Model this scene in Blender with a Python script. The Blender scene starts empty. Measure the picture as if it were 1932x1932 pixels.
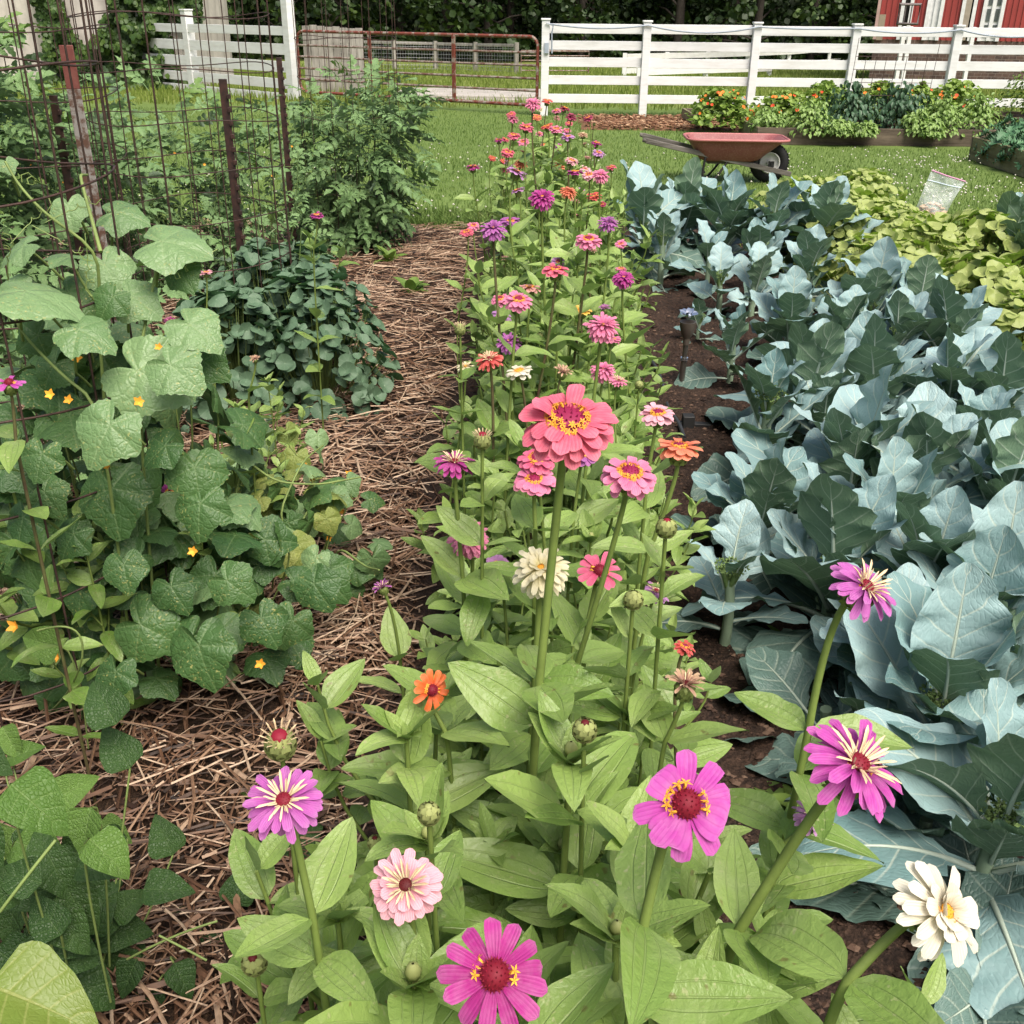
import bpy, math, random
import numpy as np
from math import sin, cos, pi, radians, sqrt, atan2
from mathutils import Vector, Matrix

RNG = np.random.default_rng(11)
random.seed(5)
SC = bpy.context.scene
COL = SC.collection

# ------------------------------------------------------------------ camera, sky, sun, exposure
PITCH = radians(26.1); ROLL = radians(0.6); CAM_H = 1.63
_R0 = np.array([1., 0, 0]); _U0 = np.array([0, sin(PITCH), cos(PITCH)]); CF = np.array([0, cos(PITCH), -sin(PITCH)])
CR = _R0 * cos(ROLL) + _U0 * sin(ROLL); CU = _U0 * cos(ROLL) - _R0 * sin(ROLL)
CAM = np.array([0, 0, CAM_H])
cam_data = bpy.data.cameras.new('camera'); cam = bpy.data.objects.new('camera', cam_data); COL.objects.link(cam)
cam_data.sensor_width = 36; cam_data.lens = 36; cam_data.clip_start = 0.02; cam_data.clip_end = 900
cam.matrix_world = Matrix(((CR[0], CU[0], -CF[0], 0), (CR[1], CU[1], -CF[1], 0), (CR[2], CU[2], -CF[2], CAM_H), (0, 0, 0, 1)))
SC.camera = cam
cam_data.dof.use_dof = False

SUN_EL = radians(58); SUN_AZ = radians(150)          # direction towards the sun, azimuth counted from +Y clockwise
world = bpy.data.worlds.new('World'); SC.world = world; world.use_nodes = True
_wt = world.node_tree; _wt.nodes.clear()
_sky = _wt.nodes.new('ShaderNodeTexSky'); _sky.sky_type = 'NISHITA'; _sky.sun_disc = False
_sky.sun_elevation = SUN_EL; _sky.sun_rotation = SUN_AZ; _sky.air_density = 1.0; _sky.dust_density = 6.0; _sky.ozone_density = 0.6
_bg = _wt.nodes.new('ShaderNodeBackground'); _bg.inputs[1].default_value = 0.095
_wo = _wt.nodes.new('ShaderNodeOutputWorld')
_wt.links.new(_sky.outputs[0], _bg.inputs[0]); _wt.links.new(_bg.outputs[0], _wo.inputs[0])
sun_d = bpy.data.lights.new('sun', 'SUN'); sun_d.energy = 2.7; sun_d.angle = radians(42); sun_d.color = (1.0, 0.95, 0.87)
sun = bpy.data.objects.new('sun', sun_d); COL.objects.link(sun)
_sd = Vector((sin(SUN_AZ) * cos(SUN_EL), cos(SUN_AZ) * cos(SUN_EL), sin(SUN_EL)))
sun.rotation_euler = _sd.to_track_quat('Z', 'Y').to_euler()
SC.view_settings.view_transform = 'Standard'; SC.view_settings.look = 'None'
SC.view_settings.exposure = 0.85; SC.view_settings.gamma = 1.0; SC.view_settings.use_curve_mapping = False
SC.render.engine = 'CYCLES'
SC.cycles.use_denoising = True
SC.cycles.max_bounces = 6; SC.cycles.diffuse_bounces = 2; SC.cycles.glossy_bounces = 3
SC.cycles.transmission_bounces = 4; SC.cycles.transparent_max_bounces = 6
SC.cycles.sample_clamp_indirect = 6.0

# ------------------------------------------------------------------ places in the world from where they show (1932-pixel picture)
def rdir(x, y):
    return CR * ((x - 966) / 1932.) + CU * (-(y - 966) / 1932.) + CF
def at(x, y, depth):
    return CAM + rdir(x, y) * depth
def gz(x, y, z=0.0):
    d = rdir(x, y); return CAM + d * ((z - CAM_H) / d[2])
def aty(x, y, Y):
    d = rdir(x, y); return CAM + d * (Y / d[1])

# ------------------------------------------------------------------ small vector helpers
def nrm(v):
    v = np.asarray(v, float); return v / (np.linalg.norm(v) + 1e-12)
def basis(d, n):
    """columns X,Y,Z with Y along d and Z close to n"""
    y = nrm(d); z = np.asarray(n, float) - y * np.dot(n, y)
    if np.linalg.norm(z) < 1e-5: z = np.array([0.3, 0.2, 1.]) - y * np.dot([0.3, 0.2, 1.], y)
    z = nrm(z); return np.stack([np.cross(y, z), y, z], 1)
def vnoise(x, y, seed=0):
    x = np.asarray(x, float); y = np.asarray(y, float)
    r = np.random.default_rng(seed).random((256, 256))
    xi = np.floor(x).astype(int); yi = np.floor(y).astype(int); fx = x - xi; fy = y - yi
    fx = fx * fx * (3 - 2 * fx); fy = fy * fy * (3 - 2 * fy)
    a = r[xi % 256, yi % 256]; b = r[(xi + 1) % 256, yi % 256]; c = r[xi % 256, (yi + 1) % 256]; d = r[(xi + 1) % 256, (yi + 1) % 256]
    return (a * (1 - fx) + b * fx) * (1 - fy) + (c * (1 - fx) + d * fx) * fy
def fbm(x, y, seed=0, oct=4):
    s = 0; a = .5
    for k in range(oct):
        s = s + a * vnoise(x * 2 ** k, y * 2 ** k, seed + k); a *= .5
    return s
def grid_faces(nu, nv, off=0):
    i, j = np.meshgrid(np.arange(nu - 1), np.arange(nv - 1), indexing='ij'); a = (i * nv + j).ravel()
    return np.stack([a, a + nv, a + nv + 1, a + 1], 1) + off

class MB:
    """collects geometry and links it as one mesh object"""
    def __init__(s): s.v = []; s.f = []; s.uv = []; s.t = []; s.n = 0
    def add(s, v, f, uv=None, t=0.5, mi=0):
        v = np.asarray(v, float).reshape(-1, 3); f = np.asarray(f, int)
        s.v.append(v); s.f.append((f + s.n, mi))
        s.uv.append(np.zeros((len(v), 2)) if uv is None else uv)
        s.t.append(np.full(len(v), t) if np.isscalar(t) else np.asarray(t, float)); s.n += len(v)
        return s
    def tpl(s, T, p, B, sc=1.0, t=None, mi=0):
        """a template (v, f, uv) set at p with basis B"""
        v = (T[0] * sc) @ np.asarray(B).T + p
        s.add(v, T[1], T[2], (RNG.random() if t is None else t), mi)
    def box(s, c, size, B=None, t=0.5, mi=0):
        h = np.asarray(size, float) / 2
        q = np.array([[x, y, z] for x in (-1, 1) for y in (-1, 1) for z in (-1, 1)], float) * h
        if B is not None: q = q @ np.asarray(B).T
        f = [[0, 1, 3, 2], [4, 6, 7, 5], [0, 4, 5, 1], [2, 3, 7, 6], [0, 2, 6, 4], [1, 5, 7, 3]]
        s.add(q + np.asarray(c, float), f, None, t, mi); return s
    def tube(s, pts, r, k=6, t=0.5, mi=0, caps=True, closed=False):
        P = np.asarray(pts, float); n = len(P); r = np.full(n, r) if np.isscalar(r) else np.asarray(r, float)
        T = np.gradient(P, axis=0) if not closed else np.roll(P, -1, 0) - np.roll(P, 1, 0)
        T /= (np.linalg.norm(T, axis=1)[:, None] + 1e-12)
        ref = np.array([0., 0, 1]) if abs(T[0][2]) < .9 else np.array([1., 0, 0])
        N = np.zeros_like(P); u = nrm(ref - T[0] * np.dot(ref, T[0]))
        for i in range(n):
            u = nrm(u - T[i] * np.dot(u, T[i])); N[i] = u
        Bn = np.cross(T, N); a = np.linspace(0, 2 * pi, k, endpoint=False)
        V = (P[:, None] + r[:, None, None] * (np.cos(a)[None, :, None] * N[:, None] + np.sin(a)[None, :, None] * Bn[:, None])).reshape(-1, 3)
        m = n if closed else n - 1
        i, j = np.meshgrid(np.arange(m), np.arange(k), indexing='ij'); i = i.ravel(); j = j.ravel(); i2 = (i + 1) % n; j2 = (j + 1) % k
        F = np.stack([i * k + j, i * k + j2, i2 * k + j2, i2 * k + j], 1)
        uv = np.stack([np.tile(np.arange(k) / k, n), np.repeat(np.linspace(0, 1, n), k)], 1)
        off = s.n; s.add(V, F, uv, t, mi)
        if caps and not closed and k == 4:
            s.f.append((np.array([[3, 2, 1, 0], [(n - 1) * k + q for q in range(4)]]) + off, mi))
        elif caps and not closed:
            for e, rev in ((0, 1), (n - 1, 0)):
                c = np.arange(k) + e * k + off; c = c[::-1] if rev else c
                s.f.append((np.stack([np.full(k - 2, c[0]), c[1:-1], c[2:]], 1), mi))
        return s
    def lathe(s, prof, c=(0, 0, 0), B=None, k=20, t=0.5, mi=0):
        prof = np.asarray(prof, float); n = len(prof); a = np.linspace(0, 2 * pi, k, endpoint=False)
        V = np.stack([prof[:, 0][:, None] * np.cos(a), prof[:, 0][:, None] * np.sin(a), np.repeat(prof[:, 1][:, None], k, 1)], 2).reshape(-1, 3)
        if B is not None: V = V @ np.asarray(B).T
        i, j = np.meshgrid(np.arange(n - 1), np.arange(k), indexing='ij'); i = i.ravel(); j = j.ravel(); j2 = (j + 1) % k
        F = np.stack([i * k + j, i * k + j2, (i + 1) * k + j2, (i + 1) * k + j], 1)
        uv = np.stack([np.tile(np.arange(k) / k, n), np.repeat(np.linspace(0, 1, n), k)], 1)
        s.add(V + np.asarray(c, float), F, uv, t, mi); return s
    def mesh(s, name, mats, smooth=True):
        me = bpy.data.meshes.new(name)
        V = np.concatenate(s.v) if s.v else np.zeros((0, 3))
        loops, starts, tots, mis = [], [], [], []; L = 0
        for f, mi in s.f:
            w = f.shape[1]; loops.append(f.ravel()); starts.append(L + np.arange(len(f)) * w); tots.append(np.full(len(f), w)); mis.append(np.full(len(f), mi)); L += f.size
        loops = np.concatenate(loops); starts = np.concatenate(starts); tots = np.concatenate(tots); mis = np.concatenate(mis)
        me.vertices.add(len(V)); me.loops.add(L); me.polygons.add(len(starts))
        me.vertices.foreach_set('co', V.ravel()); me.loops.foreach_set('vertex_index', loops.astype(np.int32))
        me.polygons.foreach_set('loop_start', starts.astype(np.int32)); me.polygons.foreach_set('loop_total', tots.astype(np.int32))
        me.polygons.foreach_set('material_index', mis.astype(np.int32))
        me.polygons.foreach_set('use_smooth', np.full(len(starts), smooth))
        uvl = me.uv_layers.new(name='UVMap'); uvl.data.foreach_set('uv', np.concatenate(s.uv)[loops].ravel())
        at_ = me.attributes.new('tint', 'FLOAT', 'POINT'); at_.data.foreach_set('value', np.concatenate(s.t))
        for m in (mats if isinstance(mats, (list, tuple)) else [mats]): me.materials.append(m)
        me.update(calc_edges=True); me.validate()
        if smooth and len(V) < 3000: me.set_sharp_from_angle(angle=radians(75))
        return me
    def build(s, name, mats, parent=None, loc=None, smooth=True, bevel=0):
        o = bpy.data.objects.new(name, s.mesh(name, mats, smooth)); COL.objects.link(o)
        if parent is not None: o.parent = parent
        if loc is not None: o.location = loc
        if bevel:
            b = o.modifiers.new('bevel', 'BEVEL'); b.width = bevel; b.segments = 2; b.limit_method = 'ANGLE'
        return o

def thing(name, loc, label, cat, group=None, rz=0.0):
    o = bpy.data.objects.new(name, None); COL.objects.link(o); o.location = loc; o.rotation_euler = (0, 0, rz); o.empty_display_size = .1
    return tag(o, label, cat, group)
def tag(o, label, cat, group=None):
    o['label'] = label; o['category'] = cat
    if group: o['group'] = group
    return o
def structure(o): o['kind'] = 'structure'; return o
def stuff(o, label=None, cat=None):
    o['kind'] = 'stuff'
    if label: o['label'] = label
    if cat: o['category'] = cat
    return o
def clone(root, loc, rz=0.0, sc=1.0, label=None):
    """a copy of a thing with copies of its parts and sub-parts"""
    r = root.copy(); COL.objects.link(r); r.location = loc; r.rotation_euler = (0, 0, rz); r.scale = (sc, sc, sc) if np.isscalar(sc) else sc
    if label: r['label'] = label
    for ch in list(root.children):
        c = ch.copy(); COL.objects.link(c); c.parent = r
        for g in list(ch.children):
            d = g.copy(); COL.objects.link(d); d.parent = c
    return r
ORD = ['first', 'second', 'third', 'fourth', 'fifth', 'sixth', 'seventh', 'eighth', 'ninth', 'tenth', 'eleventh', 'twelfth', 'thirteenth', 'fourteenth', 'fifteenth', 'sixteenth', 'seventeenth', 'eighteenth', 'nineteenth', 'twentieth', 'twenty-first', 'twenty-second', 'twenty-third', 'twenty-fourth']

# ------------------------------------------------------------------ materials
def lin(*c):
    return tuple(((x / 255. / 12.92) if x / 255. <= .04045 else ((x / 255. + .055) / 1.055) ** 2.4) for x in c) + (1.,)
class NT:
    def __init__(s, name):
        s.m = bpy.data.materials.new(name); s.m.use_nodes = True; s.t = s.m.node_tree; s.t.nodes.clear()
        s.out = s.t.nodes.new('ShaderNodeOutputMaterial')
    def node(s, typ, **kw):
        n = s.t.nodes.new(typ)
        for k, v in kw.items(): setattr(n, k, v)
        return n
    def put(s, sock, v):
        if v is None: return
        if isinstance(v, bpy.types.NodeSocket): s.t.links.new(v, sock)
        else:
            if sock.type == 'RGBA' and not isinstance(v, (int, float)) and len(v) == 3: v = tuple(v) + (1.,)
            sock.default_value = v
    def math(s, op, a, b=None, c=None, clamp=False):
        n = s.node('ShaderNodeMath', operation=op, use_clamp=clamp)
        s.put(n.inputs[0], a); s.put(n.inputs[1], b)
        if c is not None: s.put(n.inputs[2], c)
        return n.outputs[0]
    def mix(s, f, a, b, mode='MIX'):
        n = s.node('ShaderNodeMix', data_type='RGBA', blend_type=mode)
        s.put(n.inputs[0], f); s.put(n.inputs[6], a); s.put(n.inputs[7], b); return n.outputs[2]
    def attr(s, name='tint'): return s.node('ShaderNodeAttribute', attribute_name=name).outputs['Fac']
    def rnd(s): return s.node('ShaderNodeObjectInfo').outputs['Random']
    def coord(s, w='Object'): return s.node('ShaderNodeTexCoord').outputs[w]
    def scale(s, vec, xyz):
        n = s.node('ShaderNodeMapping'); s.put(n.inputs[0], vec); n.inputs['Scale'].default_value = xyz; return n.outputs[0]
    def noise(s, vec, sc, det=3, rough=.55, dist=0.):
        n = s.node('ShaderNodeTexNoise'); s.put(n.inputs['Vector'], vec); n.inputs['Scale'].default_value = sc; n.inputs['Detail'].default_value = det
        n.inputs['Roughness'].default_value = rough; n.inputs['Distortion'].default_value = dist; return n.outputs['Fac']
    def voro(s, vec, sc, feat='F1', out='Distance'):
        n = s.node('ShaderNodeTexVoronoi', feature=feat); s.put(n.inputs['Vector'], vec); n.inputs['Scale'].default_value = sc; return n.outputs[out]
    def ramp(s, f, stops):
        n = s.node('ShaderNodeValToRGB'); s.put(n.inputs[0], f); e = n.color_ramp.elements
        while len(e) < len(stops): e.new(.5)
        for k, (p, c) in enumerate(stops): e[k].position = p; e[k].color = tuple(c)[:3] + (1.,)
        return n.outputs[0]
    def mr(s, f, a, b, c=0., d=1.):
        n = s.node('ShaderNodeMapRange', clamp=True); s.put(n.inputs[0], f)
        for k, v in enumerate((a, b, c, d)): n.inputs[k + 1].default_value = v
        return n.outputs[0]
    def bump(s, h, st=.4, d=.01, norm=None):
        n = s.node('ShaderNodeBump'); n.inputs['Strength'].default_value = st; n.inputs['Distance'].default_value = d; s.put(n.inputs['Height'], h)
        if norm is not None: s.put(n.inputs['Normal'], norm)
        return n.outputs[0]
    def bsdf(s, col, rough=.6, spec=.4, norm=None, metal=0., **kw):
        n = s.node('ShaderNodeBsdfPrincipled'); s.put(n.inputs['Base Color'], col); s.put(n.inputs['Roughness'], rough); s.put(n.inputs['Specular IOR Level'], spec)
        s.put(n.inputs['Metallic'], metal)
        if norm is not None: s.put(n.inputs['Normal'], norm)
        for k, v in kw.items(): s.put(n.inputs[k.replace('_', ' ')], v)
        return n.outputs[0]
    def done(s, sh): s.t.links.new(sh, s.out.inputs[0]); return s.m
MATS = {}
def plain(name, c, rough=.6, spec=.4, metal=0., var=.25, nsc=8., bump=.15, bd=.003, c2=None):
    """a surface with mottling and fine relief"""
    if name in MATS: return MATS[name]
    n = NT(name); co = n.coord(); f = n.noise(co, nsc, 5, .6)
    c = np.array(c[:3]); d = np.array((c2[:3] if c2 is not None else c * (1 - var)))
    col = n.mix(n.mr(f, .3, .7), tuple(c), tuple(d))
    MATS[name] = n.done(n.bsdf(col, rough, spec, n.bump(n.noise(co, nsc * 6, 4), bump, bd), metal)); return MATS[name]
def leafmat(name, c1, c2, vein=None, back=None, rough=.5, spec=.35, tr=.3, kind='pinnate', nside=7, slant=.9, midw=.05, sidew=.06, vstr=.6, bumps=.5, spots=None, bd=.004, trc=None, sheen=0., drops=False, edge=None, quilt=.25, bloomy=None):
    n = NT(name); uv = n.coord('UV'); sx = n.node('ShaderNodeSeparateXYZ'); n.put(sx.inputs[0], uv); u, v = sx.outputs[0], sx.outputs[1]
    t = n.attr(); rn = n.rnd(); ob = n.coord('Object')
    f = n.math('MULTIPLY_ADD', rn, .35, n.math('MULTIPLY', t, .65))
    col = n.mix(f, c1, c2)
    col = n.mix(n.math('MULTIPLY', n.mr(n.noise(ob, 28., 3), .35, .75), .35), col, tuple(np.array(c2[:3]) * .62))
    a = n.math('MULTIPLY', n.math('ABSOLUTE', n.math('SUBTRACT', u, .5)), 2.)
    h = None; vm = None
    if kind == 'pinnate':
        w = n.math('MULTIPLY_ADD', n.math('SUBTRACT', 1., v), midw, .012)
        mid = n.mr(n.math('DIVIDE', a, w), .6, 1.3, 1., 0.)
        wob = n.math('MULTIPLY', n.noise(uv, 5., 2), .12)
        ph = n.math('ADD', n.math('SUBTRACT', n.math('MULTIPLY', v, nside), n.math('MULTIPLY', a, slant)), wob)
        pp = n.math('PINGPONG', ph, .5)
        side = n.mr(pp, sidew * .45, sidew * 1.25, 1., 0.)
        side = n.math('MULTIPLY', side, n.mr(a, .55, 1., .75, .2))
        vm = n.math('MAXIMUM', mid, side); h = n.math('ADD', n.math('ADD', n.math('MULTIPLY', n.math('SMOOTH_MIN', n.mr(pp, 0., .5, 0., 1.), .35, .3), 1.2), n.math('MULTIPLY', mid, -.8)), n.math('MULTIPLY', n.mr(n.voro(uv, 16., 'DISTANCE_TO_EDGE'), 0., .2), quilt))
    elif kind == 'para':
        mid = n.mr(a, .015, .05, 1., 0.); sd = n.mr(n.math('ABSOLUTE', n.math('SUBTRACT', a, .42)), .012, .04, .6, 0.)
        vm = n.math('MAXIMUM', mid, sd); q = n.noise(n.scale(uv, (5, 14, 1)), 1., 3, .6, .5)
        h = n.math('ADD', n.math('MULTIPLY', vm, -1.), n.math('MULTIPLY', q, .9))
    elif kind == 'net':
        e = n.voro(uv, 13., 'DISTANCE_TO_EDGE'); e2 = n.voro(uv, 30., 'DISTANCE_TO_EDGE')
        px_, py_ = n.math('SUBTRACT', u, .5), n.math('SUBTRACT', v, .5); rad_ = n.math('SQRT', n.math('ADD', n.math('MULTIPLY', px_, px_), n.math('MULTIPLY', py_, py_)))
        an_ = n.math('PINGPONG', n.math('MULTIPLY', n.math('ARCTAN2', px_, py_), 5. / (2 * pi)), .5); dv_ = n.math('MULTIPLY', n.math('MULTIPLY', an_, 1.26), rad_)
        mv = n.mr(dv_, .003, .011, 1., 0.); vm = n.math('MAXIMUM', mv, n.mr(e, 0., .035, .38, 0.))
        h = n.math('ADD', n.math('ADD', n.mr(e, 0., .16), n.math('MULTIPLY', n.mr(e2, 0., .25), .4)), n.math('MULTIPLY', n.mr(dv_, .0, .05), 1.2))
    elif kind == 'round':
        vm = n.mr(v, .03, .16, 1., 0.)
        ry = n.mr(n.math('PINGPONG', n.math('MULTIPLY', u, 9.), .5), .0, .09, .45, 0.); vm = n.math('MAXIMUM', vm, ry); h = vm
    if vein is not None and vm is not None: col = n.mix(n.math('MULTIPLY', vm, vstr), col, vein)
    if edge is not None: col = n.mix(n.mr(a, .86, 1.0, 0., .7), col, edge)
    if bloomy is not None:
        col = n.mix(n.math('MULTIPLY', n.mr(n.noise(ob, 55., 2, .5), .69, .73), .7), col, (.16, .12, .04)); col = n.mix(n.math('MULTIPLY', n.mr(n.noise(ob, 17., 4, .6), .5, .72), .45), col, bloomy)
    if spots is not None:
        sp = n.mr(n.noise(ob, 170., 2, .4), .62, .70); sp = n.math('MULTIPLY', sp, n.mr(n.noise(ob, 14., 2), .45, .62)); col = n.mix(sp, col, spots)
    if back is not None:
        g = n.node('ShaderNodeNewGeometry').outputs['Backfacing']; bcol = back
        if vein is not None and vm is not None: bcol = n.mix(n.math('MULTIPLY', vm, .5), back, vein)
        col = n.mix(g, col, bcol)
    nm = None
    if h is not None: nm = n.bump(h, bumps, bd)
    nm = n.bump(n.noise(ob, 130., 3), .18, .002, nm)
    if drops:
        dv = n.voro(ob, 85.); dm = n.math('MULTIPLY', n.mr(dv, .1, .26, 1., 0.), n.mr(n.noise(ob, 11., 2), .47, .6)); nm = n.bump(dm, .25, .002, nm)
        rough = n.mr(dm, 0., .5, rough, .08)
    sh = n.bsdf(col, rough, spec, nm, 0.)
    if tr > 0:
        tb = n.node('ShaderNodeBsdfTranslucent'); n.put(tb.inputs[0], n.mix(.6, col, trc if trc is not None else tuple(np.minimum(1, np.array(c1[:3]) * np.array([1.5, 1.6, .7]))))); n.put(tb.inputs['Normal'], nm)
        ms = n.node('ShaderNodeMixShader'); ms.inputs[0].default_value = tr; n.t.links.new(sh, ms.inputs[1]); n.t.links.new(tb.outputs[0], ms.inputs[2]); sh = ms.outputs[0]
    MATS[name] = n.done(sh); return MATS[name]

# ------------------------------------------------------------------ leaf and petal templates: base at origin, tip along +Y, upper face +Z
def blade(L=1., W=.3, nu=7, nv=11, prof=None, fold=.25, droop=.6, ruf=0., rfreq=3., wav=.02, twist=0., pet=0., petw=.04, tipup=0., seed=None):
    r = np.random.default_rng(seed if seed is not None else int(RNG.integers(1 << 30)))
    v = np.linspace(0, 1, nv); u = np.linspace(-1, 1, nu)
    if prof is None: prof = lambda q: np.sin(pi * np.clip(q, 0, 1) ** .75) ** .8
    if pet > 0:
        q = np.clip((v - pet) / (1 - pet), 0, 1); w = np.where(v < pet, petw, np.maximum(prof(q), petw * .8 * (q < .1)))
    else: w = prof(v)
    w = np.maximum(w, .004)
    ang = -droop * v ** 1.2 + tipup * v ** 3
    dl = L / (nv - 1); cy = np.concatenate([[0], np.cumsum(np.cos(ang[:-1]) * dl)]); cz = np.concatenate([[0], np.cumsum(np.sin(ang[:-1]) * dl)])
    ph1, ph2 = r.random(2) * 6.28; rf1 = rfreq * (.8 + .4 * r.random()); rf2 = rfreq * (.8 + .4 * r.random())
    U, V = np.meshgrid(u, v, indexing='ij')
    Wd = np.repeat(w[None], nu, 0) * W
    side = np.where(U < 0, np.sin(rf1 * 6.28 * V + ph1) + .5 * np.sin(rf1 * 13.1 * V + ph2), np.sin(rf2 * 6.28 * V + ph2) + .5 * np.sin(rf2 * 12.3 * V + ph1))
    X = U * Wd * np.cos(fold * .9 * np.abs(U)) * (1 + ruf * .35 * side * np.abs(U))
    H = np.abs(U) * Wd * np.sin(fold) + ruf * W * .6 * side * np.abs(U) ** 1.6 * np.clip(w / max(w.max(), 1e-6), 0, 1)[None] + wav * L * np.sin(5 * V + ph1) * U
    tw = twist * V; X2 = X * np.cos(tw) - H * np.sin(tw); H2 = X * np.sin(tw) + H * np.cos(tw)
    Y = np.repeat(cy[None], nu, 0) - H2 * np.repeat(np.sin(ang)[None], nu, 0); Z = np.repeat(cz[None], nu, 0) + H2 * np.repeat(np.cos(ang)[None], nu, 0)
    P = np.stack([X2, Y, Z], 2).reshape(-1, 3); uv = np.stack([U * .5 + .5, V], 2).reshape(-1, 2)
    return P, grid_faces(nu, nv), uv
def lobed(R=1., na=44, nr=7, lobes=5, depth=.13, notch=.85, serr=.035, cup=.12, droop=.35, wav=.06, tip=.18, seed=0, pet=True):
    """a heart-shaped, shallowly lobed leaf; the stalk meets it at the origin, the tip lies along +Y"""
    r = np.random.default_rng(seed); a = np.linspace(-pi, pi, na)
    rad = .62 + .1 * np.cos(a) + depth * .5 * np.cos(lobes * a) + tip * np.exp(-(a / .33) ** 2) - notch * .45 * np.exp(-((pi - np.abs(a)) / .34) ** 2)
    rad = rad * (1 + serr * (np.arange(na) % 2 * 2 - 1) + .05 * (r.random(na) - .5)); rad[-1] = rad[0] = .12
    rr = np.linspace(0, 1, nr) ** .9
    A, Q = np.meshgrid(a, rr, indexing='ij'); D = rad[:, None] * Q * R
    X = np.sin(A) * D; Y = np.cos(A) * D
    ph = r.random(4) * 6.28
    vein = np.abs(np.sin(A * lobes / 2.)) ** .7
    Z = cup * R * (Q * .6) * (vein - .5) * .6 + wav * R * Q ** 2 * np.sin(3 * A + ph[0]) + wav * .5 * R * Q ** 2 * np.sin(7 * A + ph[1]) - droop * D ** 2 / R
    Y = Y - droop * .2 * D * np.cos(A)
    uv = np.stack([X / R * .5 + .5, Y / R * .5 + .5], 2).reshape(-1, 2)
    return np.stack([X, Y, Z], 2).reshape(-1, 3), grid_faces(na, nr), uv
def round_leaf(R=1., na=14, nr=4, cup=.15, wav=.05, seed=0):
    r = np.random.default_rng(seed); a = np.linspace(0, 2 * pi, na); rad = 1 + .05 * np.sin(6 * a + r.random() * 6) + .03 * r.standard_normal(na); rad[-1] = rad[0]
    rr = np.linspace(0, 1, nr); A, Q = np.meshgrid(a, rr, indexing='ij'); D = rad[:, None] * Q * R
    Z = cup * R * Q ** 2 * (1 if r.random() < .5 else -.6) + wav * R * Q * np.sin(2 * A + r.random() * 6)
    return np.stack([np.cos(A) * D, np.sin(A) * D, Z], 2).reshape(-1, 3), grid_faces(na, nr), np.stack([A / (2 * pi), Q], 2).reshape(-1, 2)
def rand_dir(el0, el1):
    a = RNG.random() * 2 * pi; e = radians(el0 + (el1 - el0) * RNG.random()); return np.array([cos(a) * cos(e), sin(a) * cos(e), sin(e)])
def bez(p0, p1, p2, n=8):
    t = np.linspace(0, 1, n)[:, None]; return (1 - t) ** 2 * np.asarray(p0) + 2 * t * (1 - t) * np.asarray(p1) + t * t * np.asarray(p2)
# ================================================================== GROUND
def ground_z(y): return np.where(y > 21, -(y - 21) * .02, 0.)
def gs(x, y):
    """where a pixel meets the ground, which falls away gently beyond the gate"""
    p = gz(x, y)
    if p[1] <= 21 and p[1] > 0: return p
    d = rdir(x, y); k = (CAM_H - .42) / (-(d[2] + .02 * d[1])); return CAM + d * k
def ground_material():
    n = NT('lawn_ground'); co = n.coord(); sp = n.node('ShaderNodeSeparateXYZ'); n.put(sp.inputs[0], co)
    f1 = n.noise(co, .7, 4); f2 = n.noise(co, 9., 5, .65); f3 = n.noise(n.scale(co, (60, 60, 60)), 1., 2)
    a = n.mix(n.mr(f1, .35, .65), (.09, .15, .03), (.12, .185, .042)); b = n.mix(n.mr(f1, .35, .65), (.15, .20, .035), (.22, .24, .06))
    col = n.mix(n.mr(sp.outputs[1], 20.2, 21.6), a, b)
    col = n.mix(n.math('MULTIPLY', n.mr(f2, .4, .7), .5), col, (.05, .085, .018)); col = n.mix(n.math('MULTIPLY', n.mr(f3, .4, .6), .4), col, (.16, .2, .06))
    return n.done(n.bsdf(col, .8, .2, n.bump(f2, .6, .03)))
g = MB(); xs = np.concatenate([np.linspace(-400, -40, 10), np.linspace(-34, 34, 60), np.linspace(40, 400, 10)]); ys = np.concatenate([np.linspace(-60, -4, 6), np.linspace(0, 60, 80), np.linspace(70, 500, 14)])
GX, GY = np.meshgrid(xs, ys, indexing='ij'); GZ = ground_z(GY) + np.where(GY > 21, .03 * (fbm(GX * .4, GY * .4, 3) - .5), 0) * np.clip((GY - 21) / 3, 0, 1); GZ = np.maximum(GZ, -1.2)
g.add(np.stack([GX, GY, GZ], 2).reshape(-1, 3), grid_faces(len(xs), len(ys)))
o = g.build('lawn', ground_material()); structure(o)

def bumpy_sheet(name, x0, x1, y0, y1, step, zf, mat, edge=.35):
    nx = int((x1 - x0) / step) + 2; ny = int((y1 - y0) / step) + 2
    X, Y = np.meshgrid(np.linspace(x0, x1, nx), np.linspace(y0, y1, ny), indexing='ij')
    m = np.minimum(np.minimum(X - x0, x1 - X), np.minimum(Y - y0, y1 - Y)) + (fbm(X * 4, Y * 4, 9) - .5) * .12
    Z = zf(X, Y) * np.clip(m / .1, 0, 1) - .03 * np.clip(-(m - .03) / .1, 0, 1)
    b = MB(); b.add(np.stack([X, Y, Z], 2).reshape(-1, 3), grid_faces(nx, ny)); return structure(b.build(name, mat))
def soil_material():
    n = NT('garden_soil'); co = n.coord(); f = n.noise(co, 7., 5, .6); f2 = n.noise(co, 70., 5, .7); f3 = n.voro(co, 130.)
    col = n.mix(n.mr(f, .3, .7), (.018, .0105, .0075), (.042, .024, .016)); col = n.mix(n.mr(f2, .5, .72), col, (.085, .05, .034)); col = n.mix(n.mr(f2, .3, .5, .6, 0.), col, (.008, .005, .004))
    return n.done(n.bsdf(col, .85, .25, n.bump(n.math('ADD', f2, n.math('MULTIPLY', f3, .5)), .9, .012)))
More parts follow.
